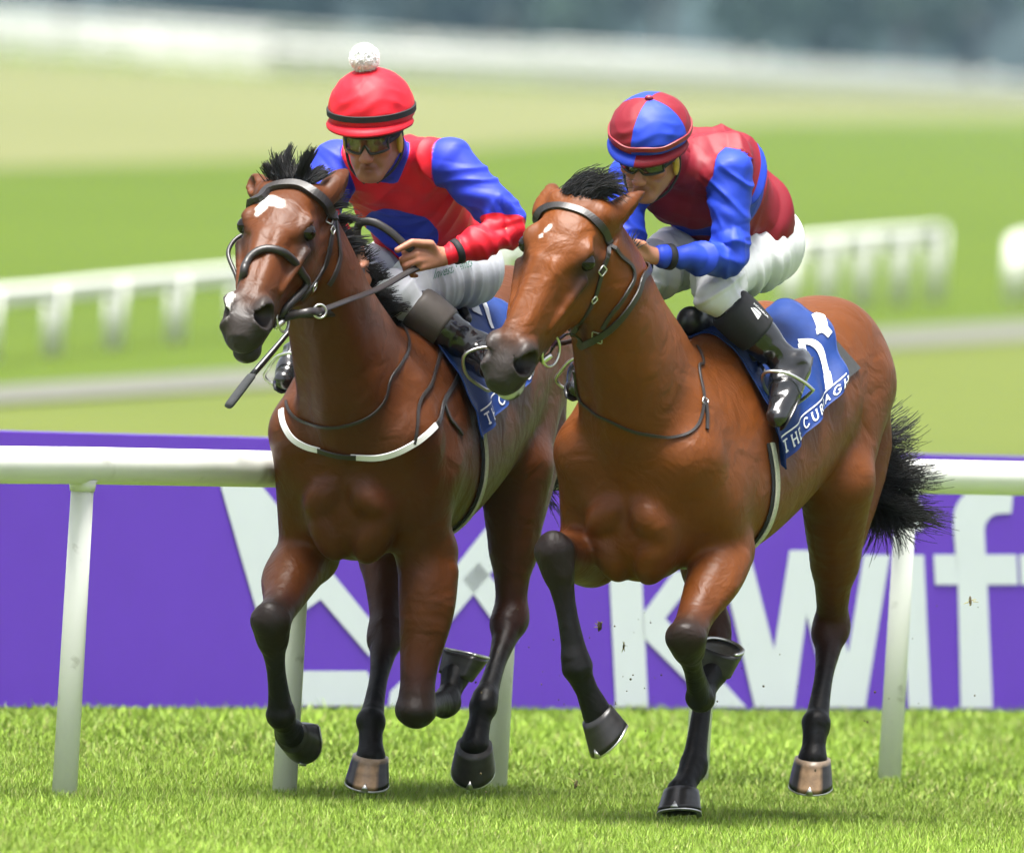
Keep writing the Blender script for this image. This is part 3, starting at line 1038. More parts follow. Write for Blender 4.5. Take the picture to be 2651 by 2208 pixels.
def build_jockey(p, H):
    J = Horse()
    fwd, L = H.fwd, H.L
    J.root = empty('person', P(*p['seat']) - np.array([0, 0, .1]), p['label'], 'person', 'jockeys crouched over their horses')
    k = {n: P(*q) for n, q in p['k'].items()}
    allp = np.array(list(k.values()))
    lo, hi = allp.min(0) - .20, allp.max(0) + np.array([.2, .2, .26])
    # frames
    pel, nb = k['pelvis'], k['neck']
    ax = nrm(nb - pel)
    sd = nrm(k['shL'] - k['shR'])
    sd = nrm(sd - ax * (sd @ ax))
    bk = np.cross(ax, sd)
    if bk[2] < 0:
        bk = -bk
    tl = np.linalg.norm(nb - pel)
    fd, hu = nrm(p['face']), np.asarray(p['hup'], float)
    hu = nrm(hu - fd * (hu @ fd))
    hs = np.cross(fd, hu)
    if hs @ L < 0:
        hs = -hs
    Hc = k['head']
    J.hc, J.fd, J.hu, J.hs = Hc, fd, hu, hs
    def q(s, f, u):
        return Hc + hs * s + fd * f + hu * u
    J.q = q
    sh = lambda a: np.array(SKIN) * np.array(a)
    # ---------------- the body itself
    b = Field(lo, hi, .0042)
    S0, RED, DRK = SKIN, sh((1.0, .78, .74)), sh((.55, .34, .32))
    b.ell(q(0, .0, .035), (.074, .094, .092), (hs, fd, hu), k=.02, col=S0)
    b.ell(q(0, .030, -.045), (.060, .066, .072), (hs, fd, hu), k=.03, col=S0)
    b.ell(q(0, .072, -.102), (.030, .026, .024), (hs, fd, hu), k=.025, col=S0)
    for s in (-1, 1):
        b.cone(q(s * .064, -.005, -.045), .018, q(s * .022, .070, -.100), .016, k=.03, col=S0)
        b.ell(q(s * .046, .068, -.022), (.026, .024, .018), (hs, fd, hu), k=.02, col=RED)
        b.ell(q(s * .034, .076, .010), (.020, .016, .012), (hs, fd, hu), k=.012, cut=True)
        b.ell(q(s * .033, .075, .028), (.026, .020, .010), (hs, fd, hu), k=.016, col=S0)
        b.ell(q(s * .079, -.005, -.005), (.010, .022, .034), (hs, fd, hu), k=.010, col=RED)
        b.ell(q(s * .014, .104, -.044), (.010, .012, .009), (hs, fd, hu), k=.008, col=RED)
        b.cone(q(s * .018, .098, -.050), .004, q(s * .036, .080, -.078), .004, k=.012, cut=True)
        b.ell(q(s * .032, .078, .006), (.012, .012, .011), (hs, fd, hu), k=.004, col=np.array([.5, .45, .42]))
    b.limb([q(0, .086, .020), q(0, .104, -.018), q(0, .118, -.040)], [.010, .0115, .013], k=.016, cols=[S0, S0, RED], n=5)
    b.limb([q(-.024, .086, -.0725), q(-.008, .0945, -.0705), q(.008, .0945, -.0705), q(.024, .086, -.0725)], [.005, .0075, .0075, .005], k=.006, cols=[DRK] * 4)
    for s in (-1, 1):
        b.cone(q(s * .014, .094, .024), .005, q(s * .048, .076, .026), .004, k=.006, col=np.array([.06, .035, .022]))
    b.limb([q(-.020, .086, -.083), q(0, .0945, -.085), q(.020, .086, -.083)], [.005, .0085, .005], k=.006, cols=[DRK] * 3)
    b.cone(q(-.026, .101, -.0775), .0038, q(.026, .101, -.0775), .0038, k=.003, cut=True)
    for s in (-1, 1):
        b.cone(q(s * .030, .094, -.062), .004, q(s * .036, .086, -.088), .003, k=.012, cut=True)
    b.cone(q(0, -.03, -.05), .056, nb, .050, k=.03, col=S0)
    b.loft(pel, ax, bk, sd, [(-.10, .04, -.04, .05), (-.04, .08, -.08, .10), (.06, .085, -.08, .115), (tl * .45, .08, -.07, .11), (tl * .75, .085, -.075, .13), (tl * .93, .055, -.04, .09), (tl * 1.0, .03, -.02, .04)], k=.02, col=S0, p=2.2)
    for s, c in ((1, 'L'), (-1, 'R')):
        b.cone(nb - ax * .07 + sd * s * .05, .035, k['sh' + c], .038, k=.03, col=S0)
        b.limb([k['sh' + c], k['el' + c], k['wr' + c]], [.038, .032, .024], k=.02, cols=[S0, S0, S0])
        b.limb([k['hip' + c], k['kn' + c], k['an' + c]], [.052, .032, .028], k=.02, cols=[S0, S0, S0])
        b.cone(k['an' + c], .030, k['an' + c] * .6 + k['toe' + c] * .4, .022, k=.02, col=S0)
    # hands
    for c, hand in p['hands'].items():
        wr = k['wr' + c]
        kn = [P(*x) for x in hand['knuckles']]
        ctr = sum(kn) / 4
        for i, x in enumerate(kn):
            b.cone(wr + (x - ctr) * .45 + (ctr - wr) * .12, .016, x, .0125, k=.010, col=S0)
            r = (.0105, .0108, .0102, .0090)[i]
            a1, a2 = np.asarray(hand['bend1']), np.asarray(hand['bend2'])
            ln = (.044, .046, .043, .035)[i]
            pip = x + nrm(a1) * ln
            dip = pip + nrm(a2) * ln * .62
            tip = dip + nrm(a2 - a1 * 1.1) * ln * .5
            b.limb([x, pip, dip, tip], [r * 1.12, r, r * .95, r * .8], k=.0045, cols=[S0, RED, RED, RED])
        th = [P(*x) for x in hand['thumb']]
        b.limb([wr * .7 + ctr * .3, th[0], th[1], th[2]], [.017, .0135, .012, .0095], k=.008, cols=[S0, S0, S0, RED])
    V, F = b.mesh(1)
    col = b.colors(V, S0, tau=.006)
    hl = (V - Hc)
    beard = sstep(-.02, -.075, hl @ hu) * sstep(-.02, .03, hl @ fd) * (np.linalg.norm(hl, axis=1) < .17)
    col = col * (1 - .16 * beard[:, None] * np.array([1., .9, .8]))
    # hair at the temples and nape
    hm = sstep(.02, -.03, hl @ fd) * sstep(-.07, -.03, hl @ hu) * (np.linalg.norm(hl, axis=1) < .15)
    nearear = np.abs(np.abs(hl @ hs) - .079) < .012
    hm = hm * (1 - nearear * (np.abs(hl @ fd) < .035))
    col = col * (1 - hm[:, None]) + np.array([.03, .02, .014]) * hm[:, None]
    J.body = mesh_np('body', V, F, 'skin', J.root, colors=np.clip(col, .005, 1))
    J.f = b
    # ---------------- silks
    f = Field(lo, hi, .0048)
    cT = p['silk']['torso']
    wav = p.get('puff', .018)
    hm_ = p.get('hump', 0)
    f.loft(pel, ax, bk, sd, [(-.06, .100, -.10, .14), (-.03, .142, -.130, .172), (.03, .148, -.132, .174), (tl * .22, .150 + hm_ * .5, -.130, .170), (tl * .48, .146 + hm_, -.125, .172), (tl * .75, .140 + hm_, -.120, .192), (tl * .93, .105 + hm_ * .5, -.08, .165), (tl * 1.03, .060, -.045, .085)],
           k=.03, col='T', p=2.3)
    for s, c in ((1, 'L'), (-1, 'R')):
        S_, E_, W_ = k['sh' + c], k['el' + c], k['wr' + c]
        f.cone(nb - ax * .05 + sd * s * .05, .072, S_ - sd * s * .03, .064, k=.04, col='T')
        cu = nrm(W_ - E_)
        we = E_ + cu * (np.linalg.norm(W_ - E_) - .035)
        cs = p['silk']['arm']
        u = nrm(E_ - S_)
        pts = [S_ + u * .00, S_ + (E_ - S_) * .5, E_ - u * .03, E_ + cu * .03, E_ + (we - E_) * .55, we]
        rr = np.array([.074, .070, .062, .058, .054, .036]) + p.get('slv', 0)
        cols = [np.asarray(cs[0])] * 3 + [np.asarray(cs[1])] * 3
        cuts = p['silk'].get('cut', .5)
        f.limb(pts, rr, k=.025, cols='A', n=16)
        f.cone(we, .034, we + cu * .022, .030, k=.008, col='A')
    f.limb([nb - ax * .02 + fwd * .01, nb + (Hc - nb) * .42 - hu * .0], p.get('collar', [.082, .078]), k=.02, cols='C')
    # hollow at neck
    f.cone(q(0, -.02, -.04), .050, nb + ax * .05, .052, k=.02, cut=True)
    f.ell(q(0, .035, -.02), (.088, .105, .112), (hs, fd, hu), k=.015, cut=True)
    V, F = f.mesh(1)
    dT, dA, dC = f.gdist(V, 'T'), f.gdist(V, 'A'), f.gdist(V, 'C')
    tq = V - pel
    t, s_, v_ = tq @ ax, tq @ sd, tq @ bk
    arm = np.minimum(dT, dC) - dA
    fore = np.full(len(V), -1.0)
    for c in 'LR':
        S_, E_, W_ = k['sh' + c], k['el' + c], k['wr' + c]
        pl = nrm(nrm(E_ - S_) * .8 + nrm(W_ - E_) * .6)
        near = (np.linalg.norm(V - E_, axis=1) < .36) & (((V - S_) @ nrm(E_ - S_)) > .1) & (np.linalg.norm(V - E_, axis=1) < np.linalg.norm(V - (k['elR'] if c == 'L' else k['elL']), axis=1))
        fore[near] = ((V - (E_ - nrm(E_ - S_) * .03)) @ pl)[near]
    m_attr = p['silk']['mark'](arm, fore, np.minimum(dT, dA) - dC, t, s_, v_, tl)
    isT = (arm < 0).astype(float)
    N = f.grad(V)
    w = np.zeros(len(V))
    for c in 'LR':
        S_, E_, W_ = k['sh' + c], k['el' + c], k['wr' + c]
        for a, bb in ((S_, E_), (E_, W_)):
            d = bb - a
            tt = ((V - a) @ d) / (d @ d)
            r = np.linalg.norm(V - a - np.clip(tt, 0, 1)[:, None] * d, axis=1)
            on = sstep(.13, .08, r) * sstep(-.25, .1, tt) * sstep(1.2, .95, tt)
            bend = sstep(.35, 1.0, tt) if bb is E_ else sstep(.7, 0, tt)
            w += on * .0110 * wrinkle(V, nrm(nrm(d) + sd * .5), 30, 4, .16) * (.30 + .70 * bend) + on * .0035 * wrinkle(V, nrm(nrm(d) - sd * .7), 58, 14, .2)
    w += isT * .012 * wrinkle(V, nrm(ax + sd * .6), 22, 6, .14) * (.35 + .65 * sstep(-.3, .6, fbm(V, 9, 12)))
    w += isT * .007 * wrinkle(V, nrm(ax - sd * .9), 34, 16, .16)
    w += .0012 * fbm(V, 38, 2, 2) + .0028 * wrinkle(V, nrm(ax + sd * .2), 64, 26, .22) * sstep(-.2, .5, fbm(V, 12, 33))
    V = V + N * w[:, None]
    J.silks = mesh_np('silks', V, F, p['silk']['mat'], J.root, attrs={'m': m_attr})
    # wrist bands
    for c in 'LR':
        E_, W_ = k['el' + c], k['wr' + c]
        cu = nrm(W_ - E_)
        we = E_ + cu * (np.linalg.norm(W_ - E_) - .040)
        V, F = tube([we - cu * .011, we - cu * .010, we + cu * .010, we + cu * .011], [.036, .0405, .0385, .034], sides=20)
        mesh_np('wrist_band', V, F, 'black_cloth', J.root)
    # ---------------- breeches
    lo2 = np.minimum.reduce([k[n] for n in ('pelvis', 'hipL', 'hipR', 'knL', 'knR', 'anL', 'anR')]) - .16
    hi2 = np.maximum.reduce([k[n] for n in ('pelvis', 'hipL', 'hipR', 'knL', 'knR', 'anL', 'anR')]) + .18
    f = Field(lo2, hi2, .0052)
    cb = np.array(p['breech'])
    f.loft(pel, ax, bk, sd, [(-.15, .06, -.06, .09), (-.09, .115, -.11, .155), (-.02, .122, -.114, .158), (.05, .105, -.10, .140), (.09, .08, -.08, .11)], k=.03, col=cb, p=2.2)
    for s, c in ((1, 'L'), (-1, 'R')):
        hp_, kn, an = k['hip' + c], k['kn' + c], k['an' + c]
        dn = nrm(an - kn)
        f.limb([hp_ - ax * .02, hp_ + (kn - hp_) * .45, kn + (hp_ - kn) * .10, kn + dn * .015, kn + (an - kn) * .24], [.104, .096, .080, .074, .058], k=.04, cols=[cb] * 5, n=10)
        f.ell(hp_ - ax * .03 + bk * .01, (.10, .10, .10), k=.05, col=cb)
    V, F = f.mesh(1)
    N = f.grad(V)
    w = .0010 * fbm(V, 30, 3, 2)
    for c in 'LR':
        a, bb = k['hip' + c], k['kn' + c]
        d = bb - a
        tt = ((V - a) @ d) / (d @ d)
        w += .0080 * wrinkle(V, nrm(d + np.cross(d, bk) * .5), 46, 7, .12) * sstep(-.2, .2, tt) * sstep(1.25, .8, tt)
        d2 = k['an' + c] - bb
        t2 = ((V - bb) @ d2) / (d2 @ d2)
        rr = np.linalg.norm(V - bb, axis=1)
        w += .005 * wrinkle(V, nrm(d2), 70, 9, .2) * sstep(.16, .05, rr)
    V = V + N * w[:, None]
    J.breeches = mesh_np('breeches', V, F, 'breeches', J.root, colors=np.tile(cb, (len(V), 1)))
    J.fb = f
    # ---------------- gaiters and boots
    for c in 'LR':
        kn, an, toe = k['kn' + c], k['an' + c], k['toe' + c]
        d = an - kn
        u = nrm(d)
        f = Field(np.minimum(kn, toe) - .2, np.maximum(np.maximum(kn, an), toe) + .2, .005)
        f.limb([kn + d * .30, kn + d * .55, kn + d * .80, an], [.066, .062, .052, .048], k=.02, n=8)
        fo = nrm(toe - an)
        heel = an + u * .030 - fo * .050
        f.limb([heel, an * .55 + toe * .45 + u * .012, toe - fo * .02], [.038, .042, .031], k=.03, n=6)
        f.cone(an, .05, an * .6 + toe * .4, .044, k=.03)
        V, F = f.mesh(1)
        N = f.grad(V)
        tt = ((V - kn) @ d) / (d @ d)
        V = V + N * (.0055 * wrinkle(V, nrm(u + fo * .4), 55, 5, .45) * sstep(.66, .82, tt) * sstep(1.12, 1.0, tt) + .002 * fbm(V, 30, 2))[:, None]
        bt = mesh_np('boot', V, F, 'boot_leather', J.root)
        sn = nrm(u - fo * (u @ fo))
        sidev = np.cross(fo, sn)
        so = []
        for i in range(9):
            tq_ = i / 8
            so.append((heel - fo * .03) * (1 - tq_) + (toe + fo * .008) * tq_ + sn * .030)
        ws_ = [.018, .030, .030, .026, .028, .034, .036, .030, .014]
        V, F = tube(np.array(so), ws_, sides=10, flat=.22, ref=sn)
        mesh_np('sole', V, F, 'black_plastic', bt)
        V, F = tube([kn + d * .20, kn + d * .24, kn + d * .40, kn + d * .56, kn + d * .59, kn + d * .595], [.060, .0715, .0725, .0675, .066, .058], sides=28, n=18)
        ga = mesh_np('gaiter', V, F, p['gaiter'], J.root)
        J.gaiter = ga
        if c == 'L':
            J.shin = (kn, d)
    # ---------------- helmet with its cloth cap
    cx = p['cap']
    r = np.array(cx['r'])
    hc = Hc + hu * cx['up'] + fd * cx.get('fw', 0)
    hpu = nrm(hu + fd * cx.get('tilt', 0))
    hpf = nrm(fd - hpu * (fd @ hpu))
    NU, NV = 120, 44
    V, colr = [], []
    for j in range(NV + 1):
        th = (math.pi * .56) * j / NV
        for i in range(NU):
            a = 2 * math.pi * i / NU
            wv = 1 + .006 * math.sin(a * 9 + 3 * math.sin(th * 5)) * math.sin(th) + .013 * (1 - 2 * abs(math.sin(th * 9 + math.sin(a * 3) * 2.2 + a * .7))) * sstep(.3, 1.2, th) * (.35 + .65 * max(0, math.sin(a * 5 + 1 + th * 2)))
            x, y, z = math.sin(th) * math.sin(a), math.sin(th) * math.cos(a), math.cos(th)
            V.append(hc + (hs * x * r[0] + hpf * y * r[1] + hpu * z * r[2]) * wv)
            colr.append(cx['mark'](a, th))
    F = [(j * NU + i, (j + 1) * NU + i, (j + 1) * NU + (i + 1) % NU, j * NU + (i + 1) % NU) for j in range(NV) for i in range(NU)]
    cap = mesh_np('helmet', np.array(V), F, p['silk']['mat'], J.root, attrs={'m': np.array(colr)})
    J.cap = cap
    # band round the cap
    ring, nn = [], []
    thb = math.pi * .50
    for i in range(NU):
        a = 2 * math.pi * i / NU
        x, y = math.sin(thb) * math.sin(a), math.sin(thb) * math.cos(a)
        ring.append(hc + hs * x * r[0] * 1.012 + hpf * y * r[1] * 1.012 + hpu * (math.cos(thb) * r[2] + .006 * math.sin(a * 7) * cx.get('ruffle', 0)))
        nn.append(nrm(hs * x / r[0] + hpf * y / r[1]))
    strap_raw('cap_band', np.array(ring), np.array(nn), cx['bandw'], cap, cx['band'], .003, closed=True)
    # peak
    V, F, cl = [], [], []
    for i in range(25):
        a = math.radians(-88 + 176 * i / 24)
        for j, (e, dz) in enumerate(((.97, -.02), (1.0 + .17 * max(0, math.cos(a)) ** .7, -.034 - .010 * math.cos(a)), (.985 + .17 * max(0, math.cos(a)) ** .7, -.040 - .010 * math.cos(a)), (.95, -.030))):
            V.append(hc + hs * math.sin(a) * r[0] * min(e, 1.06) + hpf * math.cos(a) * r[1] * e + hpu * (dz))
            cl.append(cx['peak'](a))
    for i in range(24):
        for j in range(4):
            F.append((i * 4 + j, (i + 1) * 4 + j, (i + 1) * 4 + (j + 1) % 4, i * 4 + (j + 1) % 4))
    mesh_np('peak', np.array(V), F, p['silk']['mat'], cap, attrs={'m': np.array(cl)})
    # brow band of the helmet under the cap
    ring, nn = [], []
    for i in range(41):
        a = math.radians(-120 + 240 * i / 40)
        ring.append(hc + hs * math.sin(a) * .092 + hpf * math.cos(a) * .114 + hpu * (-.052))
        nn.append(hs * math.sin(a) + hpf * math.cos(a))
    strap_raw('brow_pad', np.array(ring), np.array(nn), .036, cap, 'black_cloth', .006)
    # harness: yellow ear pads and black chin strap
    for s in (-1, 1):
        V, F = sphere((0, 0, 0), 1, 14, 8)
        V = q(s * .084, .008, -.016) + V[:, :1] * hs * .010 + V[:, 1:2] * fd * .017 + V[:, 2:] * hu * .036
        mesh_np('ear_pad', V, F, 'yellow_pad', cap)
        V, F = tube([q(s * .086, -.015, .03), q(s * .088, -.005, -.045), q(s * .066, .035, -.095), q(s * .020, .070, -.128)], [.008, .008, .007, .007], sides=8, n=18, flat=.6)
        mesh_np('chin_strap', V, F, 'black_cloth', cap)
    # goggles
    g = p['goggles']
    gr = empty('goggles_placeholder', Hc, '', '') if False else None
    V, F = [], []
    n1, n2 = 29, 7
    def gp(a, e):
        """a -1..1 across the face, e -1..1 up"""
        ang = a * g['wrap']
        hgt = g['h'] * (1 - .25 * abs(a) ** 2) * (1 if e > 0 else (1 - .85 * math.exp(-(a / .13) ** 2)))
        bulge = .006 * (1 - e * e)
        return q(math.sin(ang) * .078, math.cos(ang) * .078 + g['fw'] + bulge, g['up'] + e * hgt)
    for i in range(n1):
        for j in range(n2):
            V.append(gp(-1 + 2 * i / (n1 - 1), -1 + 2 * j / (n2 - 1)))
    F = [(i * n2 + j, (i + 1) * n2 + j, (i + 1) * n2 + j + 1, i * n2 + j + 1) for i in range(n1 - 1) for j in range(n2 - 1)]
    gog = mesh_np('goggles', np.array(V), F, g['lens'], J.root)
    gm = gog.modifiers.new('t', 'SOLIDIFY')
    gm.thickness = .002
    edge = [gp(-1 + 2 * i / 40, -1) for i in range(41)] + [gp(1, -1 + 2 * i / 8) for i in range(1, 8)] + [gp(1 - 2 * i / 40, 1) for i in range(41)] + [gp(-1, 1 - 2 * i / 8) for i in range(1, 8)]
    V, F = tube(np.array(edge), g['rim'], sides=8, closed=True)
    mesh_np('rim', V, F, 'black_plastic', gog)
    for s in (-1, 1):
        V, F = tube([gp(s, 0), q(s * .086, .02, .012), q(s * .088, -.04, .02)], [.010, .009, .009], sides=8, n=10, flat=.35, ref=hs)
        mesh_np('goggle_strap', V, F, 'black_cloth', gog)
    J.k = k
    return J
def lerp3(a, b, t):
    return np.asarray(a) * (1 - t) + np.asarray(b) * t

RED_, BLU_ = (.56, .007, .020), (.018, .036, .46)
MAR_, BL2_ = (.17, .005, .014), (.012, .042, .43)
def quarter(a, th):
    return math.sin(2 * (a + .12)) * .06 * math.sin(th) if th > .1 else -.01
two_tone('silk_red', RED_, BLU_)
two_tone('silk_maroon', MAR_, BL2_)
def mark1(arm, fore, col, t, s, v, tl):
    d1 = np.minimum(.120 - np.sqrt((t - .54 * tl) ** 2 + (s + .01) ** 2), .02 - v)
    d2 = np.minimum(.120 - np.sqrt((t - .62 * tl) ** 2 + s ** 2), v - .02)
    return np.maximum.reduce([np.minimum(arm, -fore), np.minimum(d1, -arm), np.minimum(d2, -arm), col])
def mark2(arm, fore, col, t, s, v, tl):
    return np.maximum(arm, np.minimum(np.minimum(t - .47 * tl, .64 * tl - t), -arm))
J1P = dict(collar=[.070, .066], label='jockey in red silks with a blue disc and a white bobble on his red cap', seat=(1110, 700, 1.2),
  face=(-.20, -.93, -.30), hup=(-.12, -.30, .95), breech=(.46, .48, .52), gaiter='gaiter_brown',
  k=dict(pelvis=(1128, 672, 1.16), neck=(1008, 404, 0.74), head=(966, 352, 0.57),
         shL=(1170, 420, 0.68), shR=(868, 425, 0.82), elL=(1325, 594, 0.62), elR=(815, 585, 0.7), wrL=(1152, 664, 0.52), wrR=(925, 650, 0.46),
         hipL=(1205, 690, 1.08), hipR=(1052, 690, 1.18), knL=(1030, 762, 0.74), knR=(866, 768, 0.84), anL=(1238, 912, 0.72), anR=(778, 925, 0.86), toeL=(1268, 965, 0.60), toeR=(730, 992, 0.74)),
  silk=dict(torso=RED_, arm=(BLU_, RED_, RED_), mat='silk_red', mark=mark1),
  hands=dict(L=dict(knuckles=[(1082, 640, .47), (1078, 657, .455), (1082, 675, .455), (1092, 692, .465)], bend1=(-.9, -.12, -.42), bend2=(.15, .85, -.55),
                    thumb=[(1115, 632, .47), (1066, 628, .44), (1028, 648, .425)]),
             R=dict(knuckles=[(930, 690, .44), (936, 704, .44), (944, 716, .45), (952, 726, .46)], bend1=(-.3, -.5, -.8), bend2=(.6, .7, -.3), thumb=[(945, 680, .45), (935, 690, .42), (930, 708, .42)])),
  cap=dict(r=(.131, .148, .126), up=.086, fw=.0, tilt=-.06, mark=lambda a, th: -.01, peak=lambda a: -.01, band='black_cloth', bandw=.020),
  goggles=dict(wrap=1.0, h=.031, fw=.034, up=.006, lens='lens_clear', rim=.0042))
J2P = dict(hump=.035, slv=-.006, label='jockey in maroon and blue silks with a quartered cap and white breeches', seat=(1930, 660, .85),
  face=(-.30, -.86, -.40), hup=(-.06, -.38, .90), breech=(.58, .59, .61), gaiter='black_cloth',
  k=dict(pelvis=(1930, 606, 0.71), neck=(1755, 425, 0.29), head=(1684, 402, 0.1),
         shL=(1893, 446, 0.24), shR=(1628, 462, 0.36), elL=(1888, 672, 0.2), elR=(1612, 640, 0.3), wrL=(1702, 664, 0.03), wrR=(1668, 700, 0.1),
         hipL=(1972, 640, 0.65), hipR=(1838, 640, 0.72), knL=(1842, 752, 0.27), knR=(1655, 716, 0.36), anL=(2046, 948, 0.34), anR=(1530, 935, 0.44), toeL=(2008, 1092, 0.18), toeR=(1486, 1012, 0.3)),
  silk=dict(torso=MAR_, arm=(BL2_, BL2_, BL2_), mat='silk_maroon', mark=mark2),
  hands=dict(L=dict(knuckles=[(1636, 634, -.04), (1630, 646, -.05), (1632, 658, -.05), (1638, 670, -.04)], bend1=(-.6, -.2, -.7), bend2=(.3, .8, -.5), thumb=[(1664, 634, -.03), (1634, 626, -.05), (1614, 638, -.06)]),
             R=dict(knuckles=[(1640, 720, .04), (1644, 732, .04), (1650, 742, .05), (1656, 750, .06)], bend1=(-.1, -.5, -.8), bend2=(.6, .7, -.3), thumb=[(1655, 712, .04), (1650, 725, .02), (1648, 740, .02)])),
  cap=dict(r=(.122, .140, .102), up=.088, fw=.0, tilt=.08, mark=quarter, peak=lambda a: -a * .1, band='band_maroon', bandw=.016, ruffle=.35),
  goggles=dict(wrap=1.05, h=.021, fw=.034, up=.004, lens='lens_dark', rim=.0035))
mat('band_maroon', (.20, .008, .018), rough=.45)
jockey2 = build_jockey(J2P, horse2)
jockey1 = build_jockey(J1P, horse1)
# ------------------------------------------------------------------ tack, hair
mat('cloth_blue', (.004, .026, .140), rough=.62, spec=.25, noise=.10, nscale=30, bump=.25, bscale=35, bdist=.006)
mat('print_white', (.66, .67, .68), rough=.6, spec=.25, noise=.04, nscale=40)
mat('girth_web', (.40, .40, .31), rough=.8, spec=.2, noise=.15, nscale=150)
mat('saddle_leather', (.013, .012, .012), rough=.35, spec=.5, noise=.2, nscale=60, bump=.1, bscale=60)
mat('felt_grey', (.040, .042, .045), rough=.85, spec=.2, noise=.15, nscale=80)

def SP(f, pts, off=0.0, Y0=-1.3):
    """places on a body's surface measured at photograph pixels"""
    o = np.array([P(x, y, Y0) for x, y in pts])
    d = np.array([nrm(ray(x, y)) for x, y in pts])
    h = f.march(o, d)
    return h + f.grad(h) * off
def buckle(name, H, px, r=.012, parent=None):
    c = SP(H.f, [px], .006)[0]
    n = H.f.grad(c[None])[0]
    e = nrm(np.cross(n, H.A))
    w = np.cross(n, e)
    pts = [c + e * r * a + w * r * 1.1 * b for a, b in ((-1, -.8), (-.8, -1), (.8, -1), (1, -.8), (1, .8), (.8, 1), (-.8, 1), (-1, .8))]
    V, F = tube(np.array(pts), .0022, sides=6, closed=True)
    return mesh_np(name, V, F, 'steel', parent or H.root)
def ring(c, n, R, r, e=None, ov=1.0):
    n = nrm(n)
    e = nrm(np.cross(n, [0, 0, 1.0])) if e is None else nrm(e - n * (np.dot(e, n)))
    w = np.cross(n, e)
    a = np.linspace(0, 2 * math.pi, 28, endpoint=False)
    return tube(c + np.outer(np.cos(a), e) * R + np.outer(np.sin(a), w) * R * ov, r, sides=8, closed=True)

def mirror_local(H, pts):
    q = (pts - H.ph)
    l = q @ H.S
    return pts - 2 * np.outer(l, H.S)
def bit(H, px, R, parent, ov=1.0):
    c = H.f.snap(H.hp(*px)[None], .010)[0]
    print('BIT', proj(c))
    for s in (1, -1):
        cc = c if s == 1 else mirror_local(H, c[None])[0]
        V, F = ring(cc, nrm(H.S * s + H.Dn * .25), R, .0042, H.A, ov)
        o = mesh_np('bit_ring', V, F, 'steel', parent)
    m = mirror_local(H, c[None])[0]
    inn = c + (m - c) * .12
    V, F = tube([c + nrm(c - m) * .006 + H.A * .012, c + H.A * .030 - H.S * .004, c + H.A * .045 - H.S * .012], [.009, .010, .008], sides=10, n=6)
    mesh_np('bit_bar', V, F, 'steel', parent)
    return c, m

